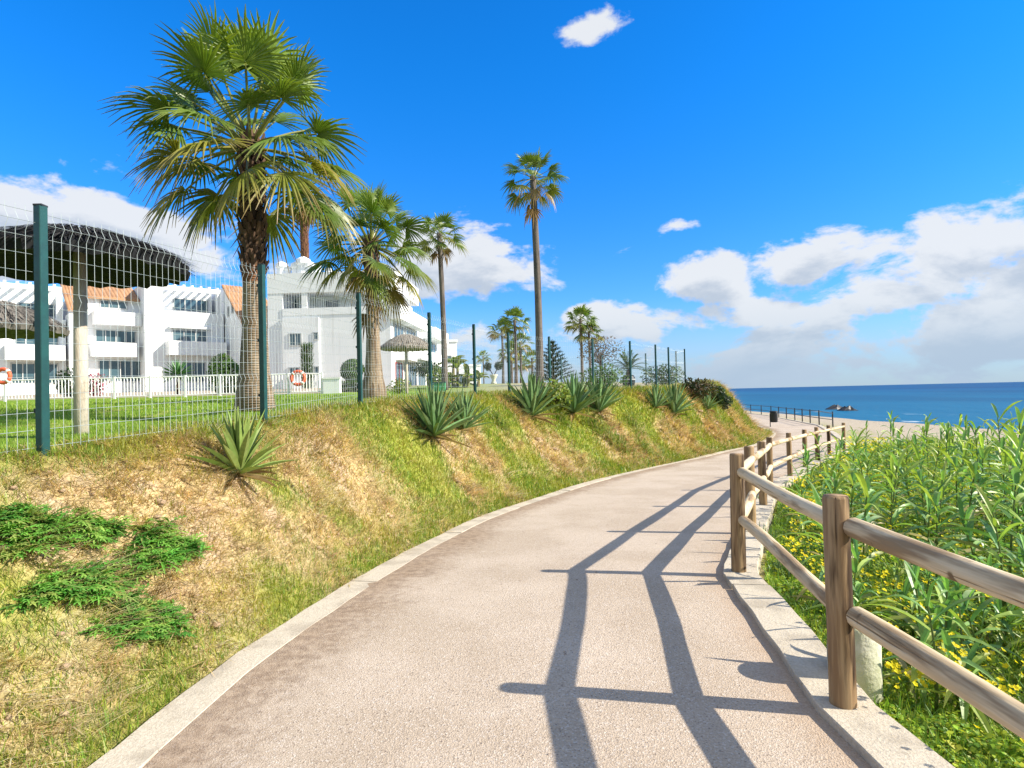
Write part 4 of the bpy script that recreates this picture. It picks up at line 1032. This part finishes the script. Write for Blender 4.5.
# combed tufts of longer dead straw lying down the slope
TP, dl, t_ = bank_points(2600, dmax=1.0); g = greenness(TP[:, 0], TP[:, 1], dl, t_); TP = TP[rng.random(len(TP)) > g*1.3]; nt_ = len(TP); per = 18
ang = -.55+hsh(TP[:, 0]*1.7, TP[:, 1]*1.9)*1.6+rng.normal(0, .5, nt_); sz = rng.uniform(.7, 1.4, nt_)
Dt = np.repeat(TP, per, 0); rad_ = rng.normal(0, .035, (len(Dt), 2)); Dt[:, :2] += rad_; Dt[:, 2] = gzv(Dt[:, 0], Dt[:, 1])+rng.uniform(0, .02, len(Dt))
n = len(Dt); ds = np.maximum(1, np.hypot(Dt[:, 0], Dt[:, 1])/5); cb = pick(nt_, [(.84, .68, .38), (.90, .78, .50), (.74, .58, .30), (.88, .78, .58), (.80, .72, .28), (.52, .38, .24)], .15)
blades('straw_tufts', Dt, rng.uniform(.10, .24, n)*np.repeat(sz, per)*ds**.4, rng.uniform(.0035, .0075, n)*ds, rng.uniform(1.05, 1.54, n), np.repeat(ang, per)+rng.normal(0, .5, n), np.repeat(cb, per, 0)*(1+rng.uniform(-.32, .18, (n, 1))), M_dry, 'longer dead straw combed down the dry bank in tufts')
# living grass on the bank
P_, dl, t_ = bank_points(200000); g = greenness(P_[:, 0], P_[:, 1], dl, t_)
k = rng.random(len(P_)) < np.clip(g*.95+.09, 0, 1); D = P_[k]; ds = np.maximum(1, np.hypot(D[:, 0], D[:, 1])/4.5); n = len(D)
near = (1-ss(.1, .5, dl[k]))*.6; C = pick(n, [(.24, .34, .04), (.33, .40, .055), (.17, .30, .035), (.42, .42, .08), (.13, .26, .03)], .2)
yel = np.clip(hsh(D[:, 0]*1.1, D[:, 1]*1.0+9)*1.5, 0, 1)[:, None]; C = C*(1-yel*.6)+np.array([.45, .41, .07])*yel*.6
blades('green_grass', D, rng.uniform(.03, .09, n)*(1+.5*near)*ds**.6, rng.uniform(.003, .006, n)*ds, rng.uniform(.2, 1.25, n), rng.uniform(0, 2*PI, n), C, M_leaf, 'yellowish green grass beside the kerb and over the far bank')
# lawn behind the fence
n = 70000; yy = np.exp(rng.uniform(math.log(3), math.log(26), n)); xx = -rng.random(n)*(.95*yy+2)+np.interp(yy, [q[1] for q in WIRE], [q[0] for q in WIRE])
z, dl, dr, t_ = ground(xx, yy, True); k = t_ > 1.08; D = np.stack([xx, yy, z], 1)[k]; n = len(D); ds = np.maximum(1, D[:, 1]/5)
blades('lawn_grass', D, rng.uniform(.025, .05, n)*ds**.5, rng.uniform(.003, .006, n)*ds, rng.uniform(.1, .9, n), rng.uniform(0, 2*PI, n), pick(n, [(.25, .38, .05), (.19, .34, .04), (.34, .42, .08)], .2), M_leaf, 'short bright green lawn behind the mesh fence', 'lawn')

# weed patches on the bank
for i, (u, v, rx, ry, lb) in enumerate([
   (14, 533, 24, 26, 'dark green weed patch cut by the left edge of the photo'),
   (80, 536, 42, 15, 'long thin weed patch between the left edge patch and the big patch'),
   (160, 550, 36, 22, 'big dark green weed patch, rightmost on the dry bank'),
   (80, 588, 48, 20, 'broad oval weed patch in the middle of the dry bank'),
   (142, 629, 36, 18, 'lowest weed patch on the bank, nearest the kerb')]):
    random.seed(200+i); c = hit(u, v); ex = (hit(u+rx, v)-hit(u-rx, v))/2; ey = (hit(u, v-ry)-hit(u, v+ry))/2; wx = rx/F*c[1]; wy = abs(hit(u, v-ry)[1]-hit(u, v+ry)[1])/2; o = thing('weed_patch', lb, 'weeds', tuple(c), 'green weed patches on the dry bank'); m = MB()
    for k in range(int(rx*ry*.055)+16):
        a_ = random.uniform(0, 2*PI); r_ = math.sqrt(random.random())*(.82+.28*math.sin(a_*3+i)+.2*math.sin(a_*7+2*i)); p = c+ex*math.cos(a_)*r_+ey*math.sin(a_)*r_; p[2] = gz(p[0], p[1])
        c0 = random.choice([(.13, .37, .06), (.19, .45, .08), (.30, .54, .11), (.09, .29, .05), (.34, .42, .12)]); sz = random.uniform(.6, 1.25)
        for j in range(random.randint(9, 15)):
            e = R(random.uniform(4, 58)); az = random.uniform(0, 2*PI); col = jit(c0, .22); L = sz*random.uniform(.10, .20); d = np.array([math.cos(az)*math.cos(e), math.sin(az)*math.cos(e), math.sin(e)]); q = p+np.array([random.gauss(0, .03), random.gauss(0, .03), .005])
            blade(m, q, d, L, random.uniform(.014, .024), .45, col, mixc(col, (.32, .48, .12), .5), n=4, fold=.25, shape='oval')
            for t_ in (.35, .55, .75):       # side lobes of the feathery leaf
                for sg in (-1, 1):
                    sd = np.array([-math.sin(az), math.cos(az), .1])*sg; blade(m, q+d*L*t_-np.array([0, 0, .45*L*t_*t_]), sd*.8+d*.6, L*.33*(1.1-t_*.6), .014, .3, jit(col, .15), n=2, fold=.2, shape='oval')
    m.build('foliage', M_leaf, o)
# tall pale grass tussocks on the far bank
for i, (u, v, s, lb) in enumerate([(618, 446, .75, 'large pale tussock of tall grass in the middle of the far bank'), (594, 428, .6, 'grass tussock right below the dense agave pair'), (645, 452, .55, 'grass tussock low on the bank, nearest to the path edge'), (560, 420, .5, 'small grass tussock left below the dense agave pair'), (498, 424, .45, 'dry brown leafed tussock left of the tall upright agave'), (632, 424, .5, 'light green tussock higher on the far bank, left of the small agave')]):
    random.seed(220+i); c = hit(u, v); o = thing('grass_tussock', lb, 'grass', tuple(c), 'grass tussocks on the far bank'); m = MB()
    for k in range(170):
        az = random.uniform(0, 2*PI); e = R(random.uniform(25, 85)); q = c+np.array([random.gauss(0, .28*s), random.gauss(0, .2*s), 0]); q[2] = gz(q[0], q[1])
        col = jit(random.choice([(.36, .44, .12), (.26, .36, .08), (.2, .3, .06), (.48, .46, .2)]), .2)
        blade(m, q, (math.cos(az)*math.cos(e), math.sin(az)*math.cos(e), math.sin(e)), s*random.uniform(.6, 1.3), .035, .55, col, n=4, shape='grass')
    m.build('foliage', M_leaf, o)

# ------------------------------------------------------------------ seaward side: ground cover, flowers, reeds
KRN = normals(KRs)
def right_points(n, ymin=1.6, ymax=26, d0=.15, d1=10, pw=1.2, dpw=1.6):
    ok = np.where((KRs[:, 1] > ymin) & (KRs[:, 1] < ymax))[0]; wgt = 1/np.maximum(KRs[ok, 1], 1.8)**pw; wgt /= wgt.sum()
    i = rng.choice(ok, n, p=wgt); d = d0+(rng.random(n)**dpw)*d1
    fr = rng.random((n, 1)); p = KRs[i]*(1-fr)+KRs[np.minimum(i+1, len(KRs)-1)]*fr+rng.normal(0, .05, (n, 2))+KRN[i]*d[:, None]; z, dl, dr, t_ = ground(p[:, 0], p[:, 1], True); k = (dr > .05) & (p[:, 0] < p[:, 1]*.95+1.2) & (p[:, 1] > 1.2)
    return np.stack([p[:, 0], p[:, 1], z], 1)[k], dr[k]
def hum(x, y): return .10+.10*hsh(x*2.3, y*2.1)+.07*hsh(x*5.1+2, y*4.7)
D, dr = right_points(190000); n = len(D); ds = np.maximum(1, np.hypot(D[:, 0], D[:, 1])/4.5)
amp = ss(.0, .6, dr)*(.45+1.5*ss(.4, 2.6, dr)); D[:, 2] += rng.random(n)*np.clip(hum(D[:, 0], D[:, 1])*1.5, .03, 1)*amp*1.3+.01
a1 = rng.uniform(0, 2*PI, n); tl = rng.uniform(-.9, .9, n); s_ = rng.uniform(.008, .017, n)*ds
ax = np.stack([np.cos(a1), np.sin(a1), tl*.6], 1); bx = np.stack([-np.sin(a1), np.cos(a1), rng.uniform(-.8, .8, n)], 1)
V = np.stack([D-ax*s_[:, None], D-bx*s_[:, None]*.8, D+ax*s_[:, None], D+bx*s_[:, None]*.8], 1).reshape(-1, 3)
C = pick(n, [(.20, .36, .03), (.29, .45, .035), (.38, .50, .04), (.15, .29, .03), (.48, .54, .05)], .2)
patch = np.clip(hsh(D[:, 0]*1.4, D[:, 1]*1.2+5)*1.6+.2, 0, 1)[:, None]; C = C*(1-patch*.45)+np.array([.44, .49, .05])*patch*.45
o = mesh_obj('ground_cover', V, np.arange(n*4).reshape(n, 4), M_leaf, None, False, np.repeat(C, 4, 0)); tag(o, 'low clover like green ground cover on the seaward side of the fence', 'ground cover', None, 'stuff')
D, dr = right_points(60000, dpw=1.3); n = len(D); ds = np.maximum(1, np.hypot(D[:, 0], D[:, 1])/4.5); grow = ss(.1, 1.0, dr)
blades('meadow_grass', D, rng.uniform(.08, .34, n)*(.35+.65*grow+.5*ss(1, 3, dr))*ds**.35, rng.uniform(.004, .009, n)*ds, rng.uniform(.1, .9, n), rng.uniform(0, 2*PI, n), pick(n, [(.22, .37, .05), (.17, .32, .05), (.31, .44, .07), (.13, .26, .06)], .22), M_leaf, 'green meadow grass growing between fence and beach')
# oxalis flowers: five petal cups on thin stalks, in clusters
cl, dr = right_points(2500, d0=.42, d1=9, dpw=1.5); keep = hsh(cl[:, 0]*1.1+1, cl[:, 1]*1.3) > -.35; cl = cl[keep]; V = []; Fc = []; C = []
for c in cl:
    dist = math.hypot(c[0], c[1]); k = max(1, dist/7)
    h = random.uniform(.10, .24)*min(1, .35+abs(c[0])*.2)+max(0, hum(c[0], c[1])[()] if np.ndim(hum(c[0], c[1])) else hum(c[0], c[1]))*1.3
    for j in range(random.randint(2, 6)):
        q = np.array([c[0]+random.gauss(0, .035*k), c[1]+random.gauss(0, .035*k), c[2]+h+random.uniform(-.03, .04)]); r_ = random.uniform(.010, .017)*k; nv = unit(np.array([random.gauss(.25, .4), random.gauss(-.3, .4), 1]))
        a_ = unit(np.cross(nv, np.array([.3, .9, .1]))); b_ = np.cross(nv, a_); col = jit((.85, .73, .03), .12)
        for p5 in range(5):
            th = p5*2*PI/5; e1 = a_*math.cos(th-.55)+b_*math.sin(th-.55); e2 = a_*math.cos(th+.55)+b_*math.sin(th+.55); em = a_*math.cos(th)+b_*math.sin(th); i0 = len(V)
            V += [q, q+e1*r_*.85+nv*r_*.45, q+em*r_*1.1+nv*r_*.5, q+e2*r_*.85+nv*r_*.45]; Fc.append((i0, i0+1, i0+2, i0+3)); C += [col]*4
o = mesh_obj('yellow_flowers', np.array(V), np.array(Fc), M_flower, None, False, np.array(C)); tag(o, 'clusters of small yellow flowers among the seaside ground cover', 'flowers', None, 'stuff')

# giant reeds: a handful of modelled stalks, each placed as a plant of its own
RCOL = [(.17, .36, .12), (.24, .42, .11), (.33, .48, .10), (.15, .31, .12), (.42, .52, .11)]
def reed_proto(Hr, nl, LL, seed, WW=.05, yellow=0):
    random.seed(seed); o = thing('giant_reed', 'green giant reed stalk with long drooping leaves growing among the yellow flowers', 'reed', (0, 0, 0), 'giant reeds between the fence and the beach')
    m = MB(); lean = random.uniform(-.08, .08); pts = [(lean*Hr*f*f, .03*math.sin(f*3), Hr*f) for f in np.linspace(0, 1, 7)]
    m.tube([(0, 0, -.1)]+pts, [.012]+list(np.linspace(.012, .005, 7)), 6, False, (.15, .21, .06)); m.build('stalk', M_reed, o)
    m = MB(); a0 = random.uniform(0, PI)
    for i in range(nl):
        f = .22+.78*(i/(nl-1)); a = a0+PI*(i % 2)+random.gauss(0, .35); e = R(22+52*f**2.5+random.uniform(-10, 12)); c = jit(random.choice(RCOL), .18)
        if i < 3: c = mixc(c, (.52, .42, .20), .35+.65*random.random())
        b0 = np.array([lean*Hr*f*f, .03*math.sin(f*3), Hr*f])
        blade(m, b0, (math.cos(a)*math.cos(e), math.sin(a)*math.cos(e), math.sin(e)), LL*random.uniform(.65, 1.1)*(1-.35*abs(f-.55)), WW*random.uniform(.75, 1.15), random.uniform(.25, .8), c, mixc(c, (.50, .42, .18), random.choice([.1, .2, .3, .8])), 6, .3, 'lance', random.uniform(-.8, .8))
    m.build('leaves', M_reed, o); return o
protos = [reed_proto(1.6, 18, .66, 301, .06), reed_proto(1.35, 16, .62, 302, .062), reed_proto(1.1, 14, .6, 303, .06), reed_proto(1.75, 20, .66, 304, .06), reed_proto(.75, 12, .58, 305, .058), reed_proto(.42, 10, .52, 306, .065), reed_proto(.95, 13, .66, 307, .065)]
used = [False]*len(protos)
def put_reed(k, x, y, rz, sc, z=None):
    o = protos[k] if not used[k] else copy_tree(protos[k]); used[k] = True
    o.location = (x, y, (gz(x, y) if z is None else z)-.02); o.rotation_euler = (random.gauss(0, .10), random.gauss(0, .10), rz); o.scale = (sc, sc, sc); return o
random.seed(77)
# stalks whose tips stand out against the sea
for u, v, Y in [(970, 398, 7.6), (1016, 408, 6.2), (935, 402, 8.6), (918, 404, 9.4), (905, 414, 10.2), (953, 412, 8.2), (985, 414, 7.4), (998, 418, 6.8), (1008, 424, 7.2), (872, 419, 13), (886, 424, 12), (925, 418, 8.8), (1022, 424, 5.6), (945, 408, 9.8), (850, 428, 15.5), (960, 416, 10.5), (978, 408, 9.5), (992, 410, 8.8)]:
    tp = at(u, v, Y); gq = gz(tp[0], Y); hh = max(.6, tp[2]-gq); k = 3 if hh > 1.8 else 0; put_reed(k, tp[0], Y, random.uniform(0, 6.28), hh/((2.2 if k == 3 else 2.05)), gq)
cnt = 0
while cnt < 165:
    y = math.exp(random.uniform(math.log(3.0), math.log(21))); xr_ = float(byY(KR, y)); x = xr_+.5+random.random()**1.1*min(9, max(1.2, .95*y+.5-xr_))
    d = x-xr_
    if x > .93*y+.4 or d < .5: continue
    lim = 0.3+.30*d+.05*y
    if y < 4.6 and d < 1.6: lim = .35
    k = random.choice([5, 5, 4] if lim < .9 else ([4, 2, 6, 5] if lim < 1.5 else [2, 1, 6, 4, 1, 0]))
    put_reed(k, x, y, random.uniform(0, 6.28), random.uniform(.8, 1.1)*min(1, .7+lim*.25)); cnt += 1
# spiky young reed right of the near post
p = hit(938, 655); random.seed(90)
o = thing('young_reed', 'low spiky fan of long green leaves right of the near fence post', 'reed', tuple(p)); m = MB()
for i in range(17):
    e = R(random.uniform(18, 80)); az = i*2.4; c = jit(random.choice(RCOL), .15); b0 = p+np.array([0, 0, .02+.014*i])
    blade(m, b0, (math.cos(az)*math.cos(e), math.sin(az)*math.cos(e), math.sin(e)), random.uniform(.28, .42), .032, .22, c, n=5, fold=.3)
m.build('leaves', M_reed, o)
# long bluish grass leaning by the second post
for i, (u, v, lb) in enumerate([(765, 545, 'tuft of long bluish grass beside the second fence post'), (790, 575, 'long grass tuft below the rail between the first and second post'), (760, 510, 'long grass tuft just behind the second fence post')]):
    random.seed(95+i); p = hit(u, v); o = thing('grass_tuft', lb, 'grass', tuple(p), 'long grass tufts behind the fence'); m = MB()
    for k in range(60):
        e = R(random.uniform(35, 88)); az = random.uniform(0, 2*PI); q = p+np.array([random.gauss(0, .07), random.gauss(0, .07), 0])
        blade(m, q, (math.cos(az)*math.cos(e), math.sin(az)*math.cos(e), math.sin(e)), random.uniform(.25, .5), .014, .45, jit(random.choice([(.10, .2, .06), (.16, .26, .10), (.2, .28, .12)]), .2), n=4, shape='grass')
    m.build('blades', M_reed, o)
# small stones and crumbs on the path
random.seed(99); m = MB(); cnt = 0
V = []; Fc = []
for i in range(420):
    y = math.exp(random.uniform(math.log(1.9), math.log(12))); a, b = float(byY(li, y)), float(byY(ri, y)); f = random.random()
    f = f**2.2 if random.random() < .4 else f
    x = a+(b-a)*f; r_ = random.uniform(.002, .006)*(1+1.2*(random.random() < .06)); z = zp(y)+.004+.012*math.sin(f*PI); i0 = len(V)
    for k in range(5):
        th = k*2*PI/5+random.random(); V.append((x+math.cos(th)*r_, y+math.sin(th)*r_*random.uniform(.7, 1.2), z-.001))
    V.append((x, y, z+r_*.9)); Fc += [(i0+k, i0+(k+1) % 5, i0+5) for k in range(5)]
o = mesh_obj('loose_grit', np.array(V), np.array(Fc), pmat('grit', (.2, .155, .12), (.4, .34, .29), .9, 60, 0)); tag(o, 'loose grit and small stones scattered over the path', 'grit', None, 'stuff')
# clods and small stones lying on the dry bank
SP, dl, t_ = bank_points(900, dmax=.95); g = greenness(SP[:, 0], SP[:, 1], dl, t_); SP = SP[(g < .45) & (t_ > .1)]; V = []; Fc = []
for c in SP:
    r_ = random.uniform(.008, .026)*(1 if random.random() < .9 else 1.8)*max(1, c[1]/7); i0 = len(V); fl = random.uniform(.5, .85)
    for ring, (hh, rr_) in enumerate(((-.4, .7), (.1, 1.0), (.6, .62))):
        for k in range(6): th = k*PI/3+ring*.4; q = r_*rr_*random.uniform(.75, 1.2); V.append((c[0]+math.cos(th)*q*1.2, c[1]+math.sin(th)*q, c[2]+hh*r_*fl+.01))
    V.append((c[0], c[1], c[2]+r_*fl*.85+.01))
    for a in (0, 6):
        for k in range(6): k2 = (k+1) % 6; Fc += [(i0+a+k, i0+a+k2, i0+a+6+k2), (i0+a+k, i0+a+6+k2, i0+a+6+k)]
    Fc += [(i0+12+k, i0+12+(k+1) % 6, i0+18) for k in range(6)]
o = mesh_obj('clods', np.array(V), np.array(Fc), pmat('dry_clod', (.46, .35, .24), (.30, .21, .135), .95, 9, .5, 60, .1)); tag(o, 'crumbly brown clods and small stones on the dry bank', 'stones', None, 'stuff')
# rocks at the water's edge
random.seed(98)
for i, (u, v, Y, s, lb) in enumerate([(836, 409, 105, 2.0, 'dark flat rock in the shallows beyond the railing, nearest to it'), (848, 412, 98, 1.6, 'dark low rock in the shallows, right of the flat rock')]):
    p = at(u, v, Y); p[2] = -2.5; bm = MB(); n = 14; rows = []
    vs = []
    for r_ in range(4):
        for k in range(n):
            th = 2*PI*k/n; rr_ = s*(1-.28*r_)*random.uniform(.75, 1.15); vs.append((p[0]+math.cos(th)*rr_*1.6, p[1]+math.sin(th)*rr_, p[2]-.4+.38*r_*random.uniform(.7, 1.1)))
    fs = [tuple(3*n+k for k in range(n))]+[(r_*n+k, r_*n+(k+1) % n, (r_+1)*n+(k+1) % n, (r_+1)*n+k) for r_ in range(3) for k in range(n)]
    bm.add(vs, fs); o = bm.build('rock', M_dark, None); tag(o, lb, 'rock', 'rocks in the shallows')

# ------------------------------------------------------------------ sky, clouds, sun
SUNV = np.array([1.59, -.30, 1.02]); EL = math.asin(SUNV[2]/np.linalg.norm(SUNV)); AZ = math.atan2(SUNV[0], SUNV[1])
w = bpy.data.worlds.new('World'); SC.world = w; w.use_nodes = True
t = NT(w.node_tree); sk = t.new('ShaderNodeTexSky', sky_type='NISHITA'); sk.sun_disc = False; sk.sun_elevation = EL; sk.sun_rotation = AZ
sk.air_density = 1.0; sk.dust_density = .3; sk.ozone_density = 3.0
tc = t.new('ShaderNodeTexCoord').outputs['Generated']; sp_ = t.new('ShaderNodeSeparateXYZ'); t.set(sp_.inputs[0], tc)
az_ = t.math('ARCTAN2', sp_.outputs[0], sp_.outputs[1]); el_ = t.math('ARCSINE', sp_.outputs[2])
hs = t.new('ShaderNodeHueSaturation'); hs.inputs['Saturation'].default_value = 1.3; t.set(hs.inputs['Color'], sk.outputs[0])
up_ = t.step(el_, 0.0, .55)
tint = t.mix(up_, (.46, .66, 1.02), (.15, .90, 1.30))
base = t.mix(1, hs.outputs[0], tint, 'MULTIPLY')
def blobpos(u, v): d = ray(u, v); d = d/np.linalg.norm(d); return math.atan2(d[0], d[1]), math.asin(d[2])
BL = [  # u, v, half width px, half height px, amount, tilt
 (40, 205, 150, 52, 1.1, 0), (-40, 225, 140, 70, 1.0, 0), (140, 232, 90, 34, .8, 0), (215, 262, 70, 26, .6, 0), (465, 262, 60, 38, 1.0, 0), (430, 285, 60, 26, .85, 0), (515, 290, 40, 12, .5, 0),
 (590, 30, 40, 26, .62, .5), (690, 66, 24, 10, .35, .4), (695, 278, 80, 30, .95, 0), (795, 262, 62, 28, 1.1, 0), (830, 300, 90, 26, .8, 0), (880, 285, 110, 40, .95, 0), (790, 312, 110, 22, .8, 0), (985, 243, 85, 36, 1.15, 0), (1060, 270, 90, 60, .95, 0), (1180, 260, 140, 80, .9, 0),
 (600, 318, 40, 18, .75, 0), (660, 325, 110, 26, .8, 0), (830, 345, 240, 40, .82, 0), (720, 362, 200, 30, .8, 0), (980, 330, 200, 46, .78, 0), (720, 372, 420, 26, .62, 0), (1200, 340, 260, 60, .9, 0), (500, 345, 120, 26, .55, 0), (300, 320, 140, 40, .35, 0), (685, 226, 24, 8, .42, 0), (745, 187, 40, 8, .30, 0), (980, 40, 30, 12, .28, 0)]
def mask(de):
    M = None; e = t.math('ADD', el_, de)
    for u, v, wu, hv, amt, tilt in BL:
        a0, e0 = blobpos(u, v); a1, _ = blobpos(u+wu, v); _, e1 = blobpos(u, v-hv); sa, se = abs(a1-a0), abs(e1-e0)
        x = t.math('DIVIDE', t.math('SUBTRACT', az_, a0), sa); y = t.math('DIVIDE', t.math('SUBTRACT', e, e0), se)
        if tilt: x = t.math('SUBTRACT', x, t.math('MULTIPLY', y, tilt))
        q = t.math('ADD', t.math('MULTIPLY', x, x), t.math('MULTIPLY', y, y))
        g_ = t.math('MULTIPLY', t.math('EXPONENT', t.math('MULTIPLY', q, -.9)), amt)
        M = g_ if M is None else t.math('MAXIMUM', M, g_)
    by = t.math('MULTIPLY', t.step(t.math('MULTIPLY', sp_.outputs[1], -1), -.05, .35), .8); ov = t.math('MULTIPLY', t.step(el_, .72, 1.0), .78)   # unseen broken cloud overhead and behind the camera, added as neutral fill light
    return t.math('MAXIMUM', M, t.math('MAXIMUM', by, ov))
def fbm(off, sc): 
    mp = t.new('ShaderNodeMapping'); t.set(mp.inputs['Vector'], tc); mp.inputs['Location'].default_value = off; mp.inputs['Scale'].default_value = (1, 1, 1.9)
    return t.noise(mp.outputs['Vector'], sc, 10, .60, .2)
def dens(de, off):
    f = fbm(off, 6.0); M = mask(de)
    return t.math('ADD', M, t.math('MULTIPLY', t.math('MULTIPLY', t.math('SUBTRACT', f, .5), 3.5), t.step(M, .0, .16)))
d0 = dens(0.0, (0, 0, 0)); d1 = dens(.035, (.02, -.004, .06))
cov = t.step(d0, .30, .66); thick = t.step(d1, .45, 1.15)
lit = (3.9, 4.0, 4.1); shd = (2.5, 2.8, 3.2)
cc = t.mix(thick, lit, shd); low = t.math('SUBTRACT', 1, t.step(el_, .01, .10)); cc = t.mix(t.math('MULTIPLY', low, .7), cc, (2.0, 2.55, 3.2))
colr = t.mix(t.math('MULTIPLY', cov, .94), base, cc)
hz = t.math('SUBTRACT', 1, t.step(t.math('ABSOLUTE', el_), .0, .16)); colr = t.mix(t.math('MULTIPLY', hz, .72), colr, (2.05, 2.65, 3.4))
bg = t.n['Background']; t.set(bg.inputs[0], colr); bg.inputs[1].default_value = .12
sl = bpy.data.lights.new('sun', 'SUN'); sl.energy = 5; sl.angle = R(.53); sl.color = (1, .90, .745); so = bpy.data.objects.new('sun', sl); COL.objects.link(so); so.location = (20, -4, 20)
so.rotation_euler = Vector(SUNV).to_track_quat('Z', 'Y').to_euler()
SC.view_settings.view_transform = 'Standard'; SC.view_settings.look = 'None'; SC.view_settings.exposure = .88; SC.view_settings.gamma = 1
SC.cycles.use_denoising = True
SC.cycles.max_bounces = 6; SC.cycles.diffuse_bounces = 3; SC.cycles.transmission_bounces = 3
